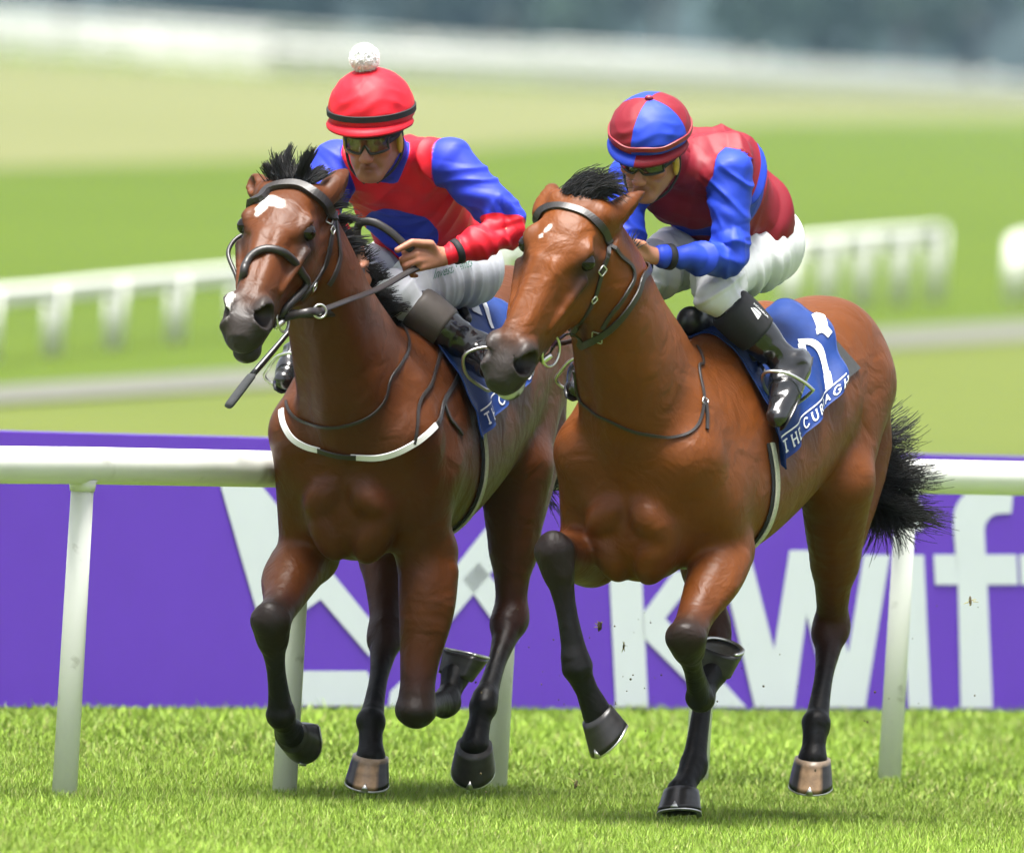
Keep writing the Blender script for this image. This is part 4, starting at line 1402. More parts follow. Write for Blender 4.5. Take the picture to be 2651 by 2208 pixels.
# ---- saddle cloth as a draped sheet over the back
class Cloth:
    def __init__(self, H, s0, s1, zb0, zb1, seed, rz=0.0, s1t=None):
        self.H, self.s0, self.s1, self.zb0, self.zb1 = H, s0, s1, zb0, zb1
        s1t = s1t or s1
        NU, NV = 56, 90
        S = np.linspace(s0, s1, NU)
        W = np.linspace(-1, 1, NV)
        ss, ww = np.meshgrid(S, W, indexing='ij')
        fu = (ss - s0) / (s1 - s0)
        sB = ss.copy()
        ss = s0 + fu * (s1t + (s1 - s1t) * np.abs(ww) ** 1.3 - s0)
        cz = 1.20
        # angle of the hem for each station, found by marching and bisecting on height
        th_end = np.full(NU, 1.6)
        for it in range(7):
            pt = self._hit(S, th_end, cz)
            z = pt[:, 2]
            th_end = np.clip(th_end + (z - (zb0 + (zb1 - zb0) * (S - s0) / (s1 - s0))) / .34, .8, 2.0)
        self.th_end = th_end
        th = ww * np.interp(sB, S, th_end)
        pts = self._hit(ss.ravel(), th.ravel(), cz)
        N = H.f.grad(pts)
        d = (np.abs(ww) ** 2).ravel()
        fuf = fu.ravel()
        off = .012 + .013 * d * (1 + np.sin(fuf * 19 + seed + 2 * d)) + .010 * sstep(.75, 1, fuf) * (1 + np.sin(ww.ravel() * 16)) + .020 * d * sstep(.1, 0, fuf)
        pts = pts + N * off[:, None] + H.L * (np.sign(ww.ravel()) * .018 * d * sstep(.6, .2, fuf))[:, None] * rz
        pts = pts + N * (.004 * wrinkle(pts, H.up + H.fwd * .4, 24, int(seed)))[:, None]
        self.grid = pts.reshape(NU, NV, 3)
        self.N = N.reshape(NU, NV, 3)
        self.NU, self.NV = NU, NV
    def _hit(self, s, th, cz):
        H = self.H
        d = np.outer(np.sin(th), H.L) + np.outer(np.cos(th), H.up)
        c = np.array([H.B(x, 0, cz) for x in s])
        return H.f.march(c + d * .62, -d / np.linalg.norm(d, axis=1)[:, None])
    def at(self, u, w, off=.003):
        """u 0..1 front to rear, w -1..1 right hem to left hem"""
        x = np.clip(u, 0, 1) * (self.NU - 1)
        y = (np.clip(w, -1, 1) + 1) / 2 * (self.NV - 1)
        i, j = np.minimum(x.astype(int), self.NU - 2), np.minimum(y.astype(int), self.NV - 2)
        a, b = (x - i)[:, None], (y - j)[:, None]
        g = lambda G: G[i, j] * (1 - a) * (1 - b) + G[i + 1, j] * a * (1 - b) + G[i, j + 1] * (1 - a) * b + G[i + 1, j + 1] * a * b
        return g(self.grid) + g(self.N) * off
    def find(self, px, py):
        """cloth coordinates of the near-side spot measured at a pixel"""
        if not hasattr(self, 'pp'):
            u, w = np.meshgrid(np.linspace(0, 1, 90), np.linspace(0, 1, 90), indexing='ij')
            q = self.at(u.ravel(), w.ravel()) - CAM
            z = q @ _f
            self.pp = (1325.5 + FPX * (q @ _r) / z, 1104.0 - FPX * (q @ _u) / z, u.ravel(), w.ravel())
        k = np.argmin((self.pp[0] - px) ** 2 + (self.pp[1] - py) ** 2)
        return self.pp[2][k], self.pp[3][k]
    def obj(self):
        NU, NV = self.NU, self.NV
        V = np.concatenate([self.grid.reshape(-1, 3), (self.grid - self.N * .005).reshape(-1, 3)])
        i, j = np.meshgrid(np.arange(NU - 1), np.arange(NV - 1), indexing='ij')
        a = (i * NV + j).ravel()
        q = np.stack([a, a + NV, a + NV + 1, a + 1], 1)
        k = NU * NV
        F = [q[:, ::-1], q + k]
        def rim(ix):
            ix = np.asarray(ix)
            return np.stack([ix[:-1], ix[1:], ix[1:] + k, ix[:-1] + k], 1)
        F += [rim(np.arange(NV)), rim((NU - 1) * NV + np.arange(NV))[:, ::-1], rim(np.arange(NU) * NV)[:, ::-1], rim(np.arange(NU) * NV + NV - 1)]
        o = mesh_np('saddle_cloth', V, np.vstack(F), 'cloth_blue', self.H.root)
        self.o = o
        return o
    def stroke(self, name, pts, width, n=40, off=.0035, su=1.0, sw=1.0):
        """white print following the cloth; pts in (u, w), width in metres; su, sw metres per unit"""
        p = catmull(np.array([(a * su, b * sw, 0) for a, b in pts]), n)[:, :2]
        t = np.gradient(p, axis=0)
        t /= np.linalg.norm(t, axis=1)[:, None] + 1e-9
        nrmv = np.stack([-t[:, 1], t[:, 0]], 1)
        w = np.broadcast_to(np.asarray(width), (n,))[:, None] / 2
        rows = []
        for e in np.linspace(-1, 1, 5):
            q = p + nrmv * w * e
            rows.append(self.at(q[:, 0] / su, q[:, 1] / sw, off))
        V = np.stack(rows, 1).reshape(-1, 3)
        i, j = np.meshgrid(np.arange(n - 1), np.arange(4), indexing='ij')
        a = (i * 5 + j).ravel()
        return V, np.stack([a, a + 5, a + 6, a + 1], 1).tolist()

LETTERS = {'T': [[(0, 1), (.8, 1)], [(.4, 1), (.4, 0)], [(.2, 0), (.6, 0)]], 'H': [[(.1, 0), (.1, 1)], [(.75, 0), (.75, 1)], [(.1, .52), (.75, .52)], [(0, 0), (.25, 0)], [(.6, 0), (.9, 0)], [(0, 1), (.25, 1)], [(.6, 1), (.9, 1)]],
           'E': [[(.1, 0), (.1, 1)], [(0, 1), (.65, 1)], [(.1, .52), (.5, .52)], [(0, 0), (.7, 0)]], 'C': [[(.75, .8), (.55, 1), (.25, .95), (.05, .5), (.25, .05), (.55, 0), (.78, .18)]],
           'U': [[(.1, 1), (.1, .35), (.25, .03), (.5, 0), (.7, .2), (.72, 1)], [(0, 1), (.25, 1)], [(.6, 1), (.85, 1)]], 'R': [[(.1, 0), (.1, 1)], [(.1, 1), (.5, .98), (.62, .75), (.5, .52), (.1, .5)], [(.35, .5), (.75, 0)], [(0, 0), (.25, 0)]],
           'A': [[(0, 0), (.4, 1)], [(.4, 1), (.8, 0)], [(.17, .36), (.62, .36)]], 'G': [[(.75, .8), (.55, 1), (.25, .95), (.05, .5), (.25, .05), (.55, 0), (.75, .15), (.75, .45)], [(.5, .45), (.85, .45)]]}
def lettering(cl, text, u0, u1, w0, h, side, thick, parent):
    n = len(text)
    su, sw = cl.s1 - cl.s0, .62
    adv = (u1 - u0) / n
    for i, ch in enumerate(text):
        mb = MB()
        if ch == ' ':
            continue
        for st in LETTERS[ch]:
            pts = [(u0 + adv * (i + x * .78) if side > 0 else u1 - adv * (i + x * .78), side * (w0 - h * y)) for x, y in st]
            mb.add(*cl.stroke('', pts, thick, n=max(5, 4 * len(pts)), su=su, sw=sw))
        mb.obj('letter', 'print_white', parent)

def digits(cl, parent, side, items):
    su, sw = cl.s1 - cl.s0, .62
    for strokes in items:
        mb = MB()
        for pts, wd in strokes:
            mb.add(*cl.stroke('', [(u, side * w) for u, w in pts], wd, n=36, su=su, sw=sw, off=.0045))
        mb.obj('number', 'print_white', parent)

def saddle(H, s0=.42, s1=.80):
    f = Field(np.minimum(H.B(s0 - .1, -.3, 1.25), H.B(s1 + .1, .3, 1.25)) - .12, np.maximum(H.B(s0 - .1, -.3, 1.75), H.B(s1 + .1, .3, 1.75)) + .12, .007)
    B = H.B
    def srf(s, l):
        q = H.f.march(B(s, l, 1.9)[None], -H.up[None] / np.linalg.norm(H.up))
        return q[0] + np.array([0, 0, .03])
    f.limb([srf(s0, 0) + np.array([0, 0, .03]), srf((s0 + s1) / 2, 0), srf(s1, 0) + np.array([0, 0, .035])], [.045, .040, .045], k=.03, n=8)
    for s in (-1, 1):
        for i in range(3):
            pass
        f.limb([srf(s0 + .12, 0), srf(s0 + .10, s * .11), srf(s0 + .06, s * .185)], [.040, .026, .018], k=.04, n=7)
        f.limb([srf(s1 - .06, 0), srf(s1 - .12, s * .11), srf(s0 + .16, s * .19)], [.040, .024, .016], k=.04, n=7)
    V, F = f.mesh(1)
    return mesh_np('saddle', V, F, 'saddle_leather', H.root)
def stirrup(J, H, c, sad):
    an, toe = J.k['an' + c], J.k['toe' + c]
    kn = J.k['kn' + c]
    u = nrm(an - kn)
    fo = nrm(toe - an)
    mid = an + u * .02 + fo * .085
    sn = nrm(u - fo * (u @ fo))
    side = np.cross(fo, sn)
    pts = [mid + side * .060 + sn * .045, mid + side * .064, mid + side * .050 - sn * .06, mid - sn * .10, mid - side * .050 - sn * .06, mid - side * .064, mid - side * .060 + sn * .045, mid + sn * .05]
    V, F = tube(catmull(np.array(pts + pts[:1]), 40)[:-1], .0055, sides=8, closed=True)
    st = mesh_np('stirrup', V, F, 'steel', sad)
    top = mid - sn * .10
    s = 1 if c == 'L' else -1
    V, F = tube([top, (top + H.B(.52, s * .20, 1.40)) / 2, H.B(.52, s * .18, 1.42)], .011, sides=8, n=10, flat=.3, ref=H.L)
    mesh_np('stirrup_leather', V, F, 'leather', sad)

# ===== the winning horse's tack
h2 = horse2
brow = strap('browband', h2.f, np.vstack([h2.hp(.10, -.12, -.12)[None], SP(h2.f, [(1400, 546), (1430, 535), (1470, 537), (1510, 550), (1545, 575), (1568, 605), (1582, 634)])]), .026, h2.root, n=46, thick=.005)
cheek = strap('cheekpiece', h2.f, SP(h2.f, [(1580, 632), (1566, 680), (1551, 730), (1540, 768), (1522, 805), (1500, 838), (1480, 866)]), .015, h2.root, n=36)
buckle('buckle', h2, (1557, 700), parent=cheek)
buckle('buckle', h2, (1536, 775), .009, parent=cheek)
strap('throatlatch', h2.f, SP(h2.f, [(1584, 640), (1606, 664), (1634, 690), (1640, 720), (1618, 762), (1580, 815), (1560, 850)]), .013, h2.root, n=36, off=.006)
bc, bm = bit(h2, (.425, -.195, .080), .047, h2.root)
c2 = mirror_local(h2, SP(h2.f, [(1566, 680), (1540, 768), (1500, 838), (1480, 866)]))
strap('cheekpiece', h2.f, c2, .015, h2.root, n=24)
rein = SP(h2.f, [(1505, 893), (1545, 876), (1585, 846), (1625, 797), (1652, 750), (1662, 715)], .010)
V = np.vstack([bc[None] + h2.S * .004, rein, P(1660, 690, -.08)[None], P(1640, 660, -.06)[None]])
strap('rein', h2.f, V, .022, h2.root, n=60, off=.010)
buckle('rein_keeper', h2, (1548, 872), .016)
lr = [bm, h2.hp(.40, -.22, -.10), h2.B(-.12, -.16, 1.45), P(1640, 735, .05)]
V, F = tube(np.array(lr), .008, sides=8, n=24, flat=.4, ref=h2.L)
mesh_np('rein', V, F, 'leather', h2.root)
ns = np.vstack([SP(h2.f, [(1489, 960), (1500, 1030), (1530, 1060), (1578, 1088), (1657, 1121), (1737, 1133), (1786, 1121), (1810, 1093), (1820, 1044), (1813, 985), (1807, 945)]), [h2.B(.19, .135, 1.40), h2.B(.25, .10, 1.46)]])
strap('neck_strap', h2.f, ns, .009, h2.root, n=70, off=.005)
strap('neck_strap_tag', h2.f, SP(h2.f, [(1824, 1040), (1829, 1075), (1829, 1112)], .004), .011, h2.root, n=10, off=.006)
buckle('buckle', h2, (1823, 1040), .010)
cl2 = Cloth(h2, .40, .92, 1.09, 1.335, 1.0, s1t=1.11)
co = cl2.obj()
F_ = cl2.find
digits(cl2, co, 1, [[([F_(2072, 890), F_(2078, 912), F_(2086, 934)], [.040] * 36), ([F_(2066, 886), F_(2092, 884), F_(2116, 898), F_(2130, 930), F_(2137, 968), F_(2143, 1004)], [.030] * 20 + [.028] * 8 + [.036] * 8)],
                    [([F_(2118, 796), F_(2124, 826), F_(2132, 852)], [.042] * 36), ([F_(2112, 858), F_(2130, 852), F_(2148, 868)], [.026] * 36)]])
su2 = MB()
for w_ in (.875,):
    su2.add(*cl2.stroke('', [(.10, w_), (.95, w_)], .006, n=60, su=.52, sw=.62))
su2.obj('print_line', 'print_white', co)
lettering(cl2, 'THE CURRAGH', .12, .99, .965, .060, 1, .006, co)
sad2 = saddle(h2)
for c in 'LR':
    stirrup(jockey2, h2, c, sad2)
# grey weight-cloth corner behind the blue cloth
fl2 = cl2.at(np.array([.98, .98, .99, .99]), np.array([.42, .60, .42, .60]), .004)
ce = list(SP(h2.f, [(2140, 862), (2222, 955), (2180, 990), (2130, 950)]))
ce = np.vstack([h2.f.snap(np.array(ce), .010), h2.f.snap(np.array(ce), .004)])
mesh_np('weight_cloth', ce, [(0, 1, 2, 3), (7, 6, 5, 4), (0, 4, 5, 1), (1, 5, 6, 2), (2, 6, 7, 3), (3, 7, 4, 0)], 'felt_grey', h2.root, smooth=False)
gp = [h2.B(.40, l, z) for l, z in ((.24, 1.16), (.262, 1.05), (.25, .95), (.19, .82), (.0, .74), (-.19, .82), (-.25, .95), (-.26, 1.1))]
strap('girth', h2.f, np.array(gp), .055, h2.root, material='black_cloth', n=60, off=.006)
strap('girth_web', h2.f, np.array(gp), .026, h2.root, material='girth_web', n=60, off=.012)

# ===== the other horse's tack
h1 = horse1
strap('browband', h1.f, np.vstack([h1.hp(.10, -.13, -.12)[None], SP(h1.f, [(676, 518), (692, 497), (730, 483), (775, 484), (815, 505), (845, 535), (862, 562)])]), .030, h1.root, n=46, thick=.009, off=.008)
nbp = SP(h1.f, [(634, 712), (640, 688), (656, 663), (690, 649), (725, 653), (755, 675), (776, 704), (788, 738)], .008)
V, F = tube(np.vstack([h1.hp(.42, -.15, -.07)[None], nbp, h1.f.snap(np.array([h1.hp(.40, -.17, .085), h1.hp(.40, -.225, .04)]), .008)]), .0125, sides=10, n=50)
mesh_np('noseband', V, F, 'leather', h1.root)
V, F = tube([h1.hp(.15, -.10, -.118), h1.hp(.19, -.10, -.142), h1.hp(.25, -.10, -.142), h1.hp(.32, -.115, -.100), h1.hp(.36, -.12, -.080)], .007, sides=8, n=24)
mesh_np('cheek_loop', V, F, 'leather', h1.root)
ck = strap('cheekpiece', h1.f, SP(h1.f, [(862, 565), (857, 615), (848, 665), (833, 702), (812, 735), (795, 758), (780, 778)]), .018, h1.root, n=36)
strap('throatlatch', h1.f, SP(h1.f, [(866, 572), (874, 620), (878, 665), (866, 708), (850, 738)]), .016, h1.root, n=30, off=.006)
buckle('buckle', h1, (852, 574), .010, parent=ck)
buckle('buckle', h1, (858, 596), .010, parent=ck)
buckle('buckle', h1, (811, 742), .011, parent=ck)
bc1, bm1 = bit(h1, (.41, -.195, .080), .042, h1.root)
strap('cheekpiece', h1.f, mirror_local(h1, SP(h1.f, [(857, 615), (833, 702), (812, 735), (785, 770)])), .018, h1.root, n=24)
hand1 = P(1066, 700, .44)
rp = np.array([bc1, P(805, 806, -.10), P(835, 802, -.05), P(905, 776, .10), P(985, 745, .30), hand1, P(1095, 690, .47)])
V, F = tube(rp, .011, sides=8, n=50, flat=.35, ref=np.array([.2, -.6, .7]))
mesh_np('rein', V, F, 'leather', h1.root)
V, F = ring(P(828, 806, -.07), (.3, -.95, 0), .020, .0038)
mesh_np('rein_ring', V, F, 'steel', h1.root)
V, F = tube([bc1, P(795, 808, -.14), P(828, 806, -.075)], .013, sides=8, n=10, flat=.5, ref=np.array([.2, -.9, .3]))
mesh_np('rein_stop', V, F, 'leather', h1.root)
V, F = tube([P(1092, 655, .47), P(1055, 640, .45), P(1010, 600, .44), P(965, 575, .44), P(930, 580, .45), P(925, 620, .46), P(935, 690, .42), P(905, 800, .2), bm1], .013, sides=8, n=60, flat=.35, ref=np.array([.3, -.9, .1]))
mesh_np('rein', V, F, 'leather', h1.root)
wp = [(731, 1062), (737, 1100), (760, 1136), (796, 1156), (832, 1165), (872, 1176), (916, 1181), (972, 1184), (1020, 1174), (1072, 1148), (1104, 1124), (1126, 1102)]
pts = SP(h1.f, wp)
pts = catmull(pts, 80)
strap('breastplate', h1.f, pts[:28], .020, h1.root, material='white_cloth', n=30, off=.007)
strap('breastplate', h1.f, pts[40:], .020, h1.root, material='white_cloth', n=40, off=.007)
strap('breastplate_join', h1.f, pts[26:43], .018, h1.root, n=18, off=.009)
strap('breastplate_strap', h1.f, np.vstack([SP(h1.f, [(1124, 1104), (1140, 1072), (1146, 1040)]), [h1.B(.36, .19, 1.30), h1.B(.46, .15, 1.40)]]), .015, h1.root, n=24, off=.006)
strap('breastplate_strap', h1.f, np.vstack([SP(h1.f, [(1071, 1150), (1080, 1085), (1088, 1030)]), [h1.B(.28, .16, 1.34), h1.B(.40, .12, 1.43)]]), .010, h1.root, n=24, off=.008)
strap('breastplate_strap', h1.f, SP(h1.f, [(1146, 1040), (1160, 1080), (1180, 1105), (1194, 1125)]), .013, h1.root, n=16, off=.006)
strap('neck_strap', h1.f, np.vstack([SP(h1.f, [(742, 1040), (752, 1068), (780, 1090), (830, 1104), (900, 1100), (960, 1075), (1000, 1030), (1014, 970)]), [h1.B(.20, .09, 1.40), h1.B(.30, .05, 1.46)]]), .009, h1.root, n=50, off=.005)
cl1 = Cloth(h1, .28, .86, 1.12, 1.31, 2.3, rz=1.0, s1t=.96)
co1 = cl1.obj()
F_ = cl1.find
digits(cl1, co1, 1, [[([F_(1216, 772), F_(1226, 790), F_(1236, 812)], [.046] * 36), ([F_(1222, 762), F_(1248, 780), F_(1262, 812), F_(1274, 850)], [.018] * 36)]])
m1 = MB()
m1.add(*cl1.stroke('', [(.10, .875), (.5, .87), (.95, .875)], .006, n=60, su=.58, sw=.62))
m1.obj('print_line', 'print_white', co1)
lettering(cl1, 'THE CURRAGH', .12, .99, .965, .060, 1, .006, co1)
sad1 = saddle(h1)
for c in 'LR':
    stirrup(jockey1, h1, c, sad1)
gp = [h1.B(.40, l, z) for l, z in ((.24, 1.16), (.262, 1.05), (.25, .95), (.19, .82), (.0, .74), (-.19, .82), (-.25, .95), (-.26, 1.1))]
strap('girth', h1.f, np.array(gp), .055, h1.root, material='black_cloth', n=60, off=.006)
strap('girth_web', h1.f, np.array(gp), .022, h1.root, material='girth_web', n=60, off=.012)

# ===== manes, forelocks, tails
def scatter(a, b, n, jit, r):
    t = r.uniform(0, 1, n)[:, None]
    return np.asarray(a) * (1 - t) + np.asarray(b) * t + r.normal(size=(n, 3)) * jit
r_ = np.random.default_rng(5)
n = 1300
ro = scatter(h2.hp(-.01, -.004, -.050), h2.hp(-.02, -.01, .035), n, .008, r_)
dr = np.array([.30, .15, 1.0]) + r_.normal(size=(n, 3)) * .10
hair('forelock', ro, dr, r_.uniform(.04, .135, n), h2.root, curl=.55, wind=(1.6, .3, -.9), seed=2, w=.0010, lock=r_.integers(0, 26, n))
n = 1500
lock = r_.integers(0, 16, n)
lx = np.linspace(-.062, .060, 16)
ro = np.array([h1.hp(-.01, -.004, x) for x in lx])[lock] + r_.normal(size=(n, 3)) * .006
ld = r_.normal(size=(16, 3)) * .34
tt = lx[lock][:, None] / .06
dr = np.array([.0, .25, 1.0]) + tt * np.array([.55, 0, 0]) + ld[lock] + r_.normal(size=(n, 3)) * .07
hair('forelock', ro, dr, r_.uniform(.035, .075, n) * (1.3 - .45 * np.abs(tt[:, 0])) * r_.uniform(.55, 1.5, 16)[lock], h1.root, curl=.25, wind=(.1, .2, 0), seed=3, w=.0009, lock=lock)
for hh, sd_, wn_, ln_ in ((h2, 8, (.3, .6, -.5), .075), (h1, 9, (.5, .6, -.3), .105)):
    n0, axn, nup, nsd, rows = hh.neck
    T_ = np.array([q[0] for q in rows])
    n = 2600
    t = r_.uniform(T_[0] * .0, T_[-1] * .98, n)
    top = np.interp(t, T_, [q[1] for q in rows])
    sh = np.interp(t, T_, [q[4] for q in rows])
    ro = n0 + np.outer(t, axn) + np.outer(top + .03, nup) + np.outer(sh + r_.normal(size=n) * .012, nsd)
    ro = hh.f.snap(ro, -.004, 16)
    lock = (t * 45).astype(int)
    ld = r_.normal(size=(60, 3)) * .25
    dr = nup * (.8 if hh is h1 else .35) + nsd * (.6 if hh is h1 else -.9) + ld[lock] + r_.normal(size=(n, 3)) * .10
    hair('mane', ro, dr, r_.uniform(.5, 1.1, n) * ln_, hh.root, curl=.5, wind=wn_, seed=sd_, w=.0012, lock=lock)
for hh, n in ((h2, 4600), (h1, 900)):
    dk = catmull(np.array([hh.B(1.50, 0, 1.40), hh.B(1.59, .03, 1.25), hh.B(1.61, .08, 1.08), hh.B(1.60, .12, .97)]), 30)
    lock = r_.integers(0, 70, n)
    lt = (r_.uniform(.45, 1, 70) * 29).astype(int)
    ro = dk[lt[lock]] + r_.normal(size=(n, 3)) * .014
    ld = r_.normal(size=(70, 3)) * .22
    wild = r_.uniform(size=70) < .05
    ld[wild] += np.array([.35, 0, .95])
    dr = -hh.fwd * .25 + hh.L * .62 + np.array([0, 0, -.62]) + ld[lock] + r_.normal(size=(n, 3)) * .03
    ln = r_.uniform(.10, .23, n) * r_.uniform(.6, 1.35, 70)[lock] * (1 if hh is h2 else .6)
    hair('tail', ro, dr, ln, hh.root, curl=.85, droop=.25, wind=(.5, .1, .15), seed=12, w=.0010, seg=9, lock=lock)
    V, F = tube(dk, np.linspace(.042, .016, 30), sides=10)
    mesh_np('tail_dock', V, F, 'mane_hair', hh.root)

# ===== cap details, whip, printed marks on the boots
V, F = sphere((0, 0, 0), 1, 36, 24)
nz = 1 + .06 * fbm(V, 9, 3) + .07 * fbm(V, 26, 4)
top1 = jockey1.hc + jockey1.hu * .086 + nrm(jockey1.hu + jockey1.fd * -.02) * .128
pc = top1 + jockey1.hu * .030 + np.array([-.012, 0, 0])
mesh_np('pompom', pc + V * .041 * nz[:, None], F, 'wool', jockey1.cap)
n = 4200
dd = r_.normal(size=(n, 3))
dd /= np.linalg.norm(dd, axis=1)[:, None]
hair('pompom_yarn', pc + dd * .034, dd, r_.uniform(.006, .017, n), jockey1.cap, material='wool', curl=.9, w=.0013, seg=3, seed=6)
V, F = sphere(jockey2.hc + jockey2.hu * .088 + nrm(jockey2.hu + jockey2.fd * .08) * .104, (.013, .013, .009))
mesh_np('cap_button', V, F, 'band_maroon', jockey2.cap)
wh = empty('riding_whip', P(700, 910, .5), 'black riding whip pointing down beside the starred horse', 'whip')
V, F = tube([P(790, 805, .60), P(742, 866, .56), P(690, 928, .50), P(652, 972, .46)], [.008, .008, .010, .010], sides=10, n=12)
mesh_np('shaft', V, F, 'black_plastic', wh)
V, F = tube([P(656, 968, .465), P(648, 977, .455), P(600, 1040, .41), P(590, 1053, .40)], [.010, .017, .018, .014], sides=10, n=10, flat=.6)
mesh_np('padded_end', V, F, 'felt_grey', wh)
kn, d = jockey2.shin
lg = MB()
ec = kn + d * .40
ax_ = nrm(d)
ou = nrm(np.array([.25, -1, .1]) - ax_ * np.dot([.25, -1, .1], ax_))
sx = np.cross(ax_, ou)
if sx[0] < 0:
    sx = -sx
def shinpt(a, b):
    """a round the shin in metres, b along it"""
    an_ = a / .0735
    return ec + ax_ * b + (ou * math.cos(an_) + sx * math.sin(an_)) * .0738
def shin_poly(mb, pts):
    V = [shinpt(*q) for q in pts]
    mb.add(V, [tuple(range(len(V)))])
a0 = .030
shin_poly(lg, [(a0 - .012, .016), (a0 + .000, -.024), (a0 + .004, -.022), (a0 + .004, .006), (a0 + .004, .016)])
shin_poly(lg, [(a0 + .007, -.020), (a0 + .013, -.010), (a0 + .014, .010), (a0 + .010, .016), (a0 + .007, .016)])
lg.obj('emblem', 'print_white', jockey2.gaiter)

# ===== small printed words on the breeches and the gaiter
def text_mesh(body):
    cu = bpy.data.curves.new('txt', 'FONT')
    cu.body = body
    cu.resolution_u = 3
    o = bpy.data.objects.new('txt', cu)
    COL.objects.link(o)
    bpy.context.view_layer.update()
    me = bpy.data.meshes.new_from_object(o.evaluated_get(bpy.context.evaluated_depsgraph_get()))
    V = np.array([v.co[:] for v in me.vertices])
    F = [tuple(q.vertices) for q in me.polygons]
    bpy.data.objects.remove(o)
    bpy.data.meshes.remove(me)
    bpy.data.curves.remove(cu)
    V[:, 0] /= V[:, 0].max()
    return V, F
mat('print_green', (.05, .16, .10), rough=.7)
V, F = text_mesh('Investments')
hgt_ = V[:, 1].max()
px_ = [(1112 + v[0] * 100 + v[1] / hgt_ * 8, 727 - v[0] * 34 - v[1] / hgt_ * 24) for v in V]
q = SP(jockey1.fb, px_, .014, Y0=.3)
mesh_np('printed_words', q, F, 'print_green', jockey1.breeches, smooth=False)
V, F = text_mesh('AUBRION')
hgt_ = V[:, 1].max()
q = np.array([shinpt(a0 + .020 + v[1] / hgt_ * .009, .040 - v[0] * .062) for v in V])
mesh_np('printed_words', q, F, 'print_white', jockey2.gaiter, smooth=False)
# ------------------------------------------------------------------ the racecourse
def sheet(name, corners, z, material, kind='structure'):
    V = np.array([(c[0], c[1], z) for c in corners])
    o = mesh_np(name, V, [tuple(range(len(V)))], material, smooth=False)
    return tag(o, kind=kind)
def turf_mat(name, c1, c2, scale, c3=None, rough=.8):
    m = bpy.data.materials.new(name)
    m.use_nodes = True
    nt = m.node_tree
    b = nt.nodes['Principled BSDF']
    b.inputs['Roughness'].default_value = rough
    b.inputs['Specular IOR Level'].default_value = .15
    tc = nt.nodes.new('ShaderNodeTexCoord')
    n1 = nt.nodes.new('ShaderNodeTexNoise')
    n1.inputs['Scale'].default_value = scale
    n1.inputs['Detail'].default_value = 8
    n1.inputs['Roughness'].default_value = .65
    nt.links.new(tc.outputs['Object'], n1.inputs['Vector'])
    n2 = nt.nodes.new('ShaderNodeTexNoise')
    n2.inputs['Scale'].default_value = scale * .07
    n2.inputs['Detail'].default_value = 3
    nt.links.new(tc.outputs['Object'], n2.inputs['Vector'])
    ad = nt.nodes.new('ShaderNodeMath')
    ad.operation = 'ADD'
    nt.links.new(n1.outputs[0], ad.inputs[0])
    nt.links.new(n2.outputs[0], ad.inputs[1])
    cr = nt.nodes.new('ShaderNodeValToRGB')
    cr.color_ramp.elements[0].position = .70
    cr.color_ramp.elements[0].color = (*c1, 1)
    cr.color_ramp.elements[1].position = 1.28
    cr.color_ramp.elements[1].color = (*c2, 1)
    mp = nt.nodes.new('ShaderNodeMapRange')
    mp.inputs[1].default_value = .7
    mp.inputs[2].default_value = 1.3
    nt.links.new(ad.outputs[0], mp.inputs[0])
    cr.color_ramp.elements[0].position = 0
    cr.color_ramp.elements[1].position = 1
    nt.links.new(mp.outputs[0], cr.inputs[0])
    nt.links.new(cr.outputs[0], b.inputs['Base Color'])
    bp = nt.nodes.new('ShaderNodeBump')
    bp.inputs['Strength'].default_value = .5
    bp.inputs['Distance'].default_value = .03
    nt.links.new(n1.outputs[0], bp.inputs['Height'])
    nt.links.new(bp.outputs[0], b.inputs['Normal'])
    MATS[name] = m
    return m
turf_mat('turf', (0.0527, 0.0930, 0.0112), (0.0992, 0.1488, 0.0211), 9)
turf_mat('meadow', (.044, .076, .0006), (.060, .095, .0012), .35)
turf_mat('verge', (.068, .092, .012), (.088, .110, .017), .5)
turf_mat('straw_grass', (0.0992, 0.1104, 0.0372), (0.1302, 0.1376, 0.0546), .2)
turf_mat('path_grit', (.092, .096, .078), (.122, .124, .104), .8)
sheet('ground', [(-1250, -85, 0), (1250, -85, 0), (1250, 2050, 0), (-1250, 2050, 0)], 0.0, 'turf')
sheet('verge', [G(-800, 1195), G(3300, 1195), G(3300, 760), G(-800, 1020)], .010, 'verge')
sheet('meadow', [G(-900, 1110), G(3400, 800), G(3000, 245), G(-900, 480)], .016, 'meadow')
sheet('rough_grass', [G(-900, 480), G(0, 440), G(1100, 400), G(2000, 320), G(3000, 305), G(3000, 262), G(1400, 226), G(700, 195), G(0, 148), G(-900, 85)], .022, 'straw_grass')
sheet('path', [G(-700, 1132), G(0, 1054), G(1325, 970), G(2651, 886), G(3300, 850), G(3300, 800), G(2651, 838), G(1325, 920), G(0, 1010), G(-700, 1080)], .028, 'path_grit')

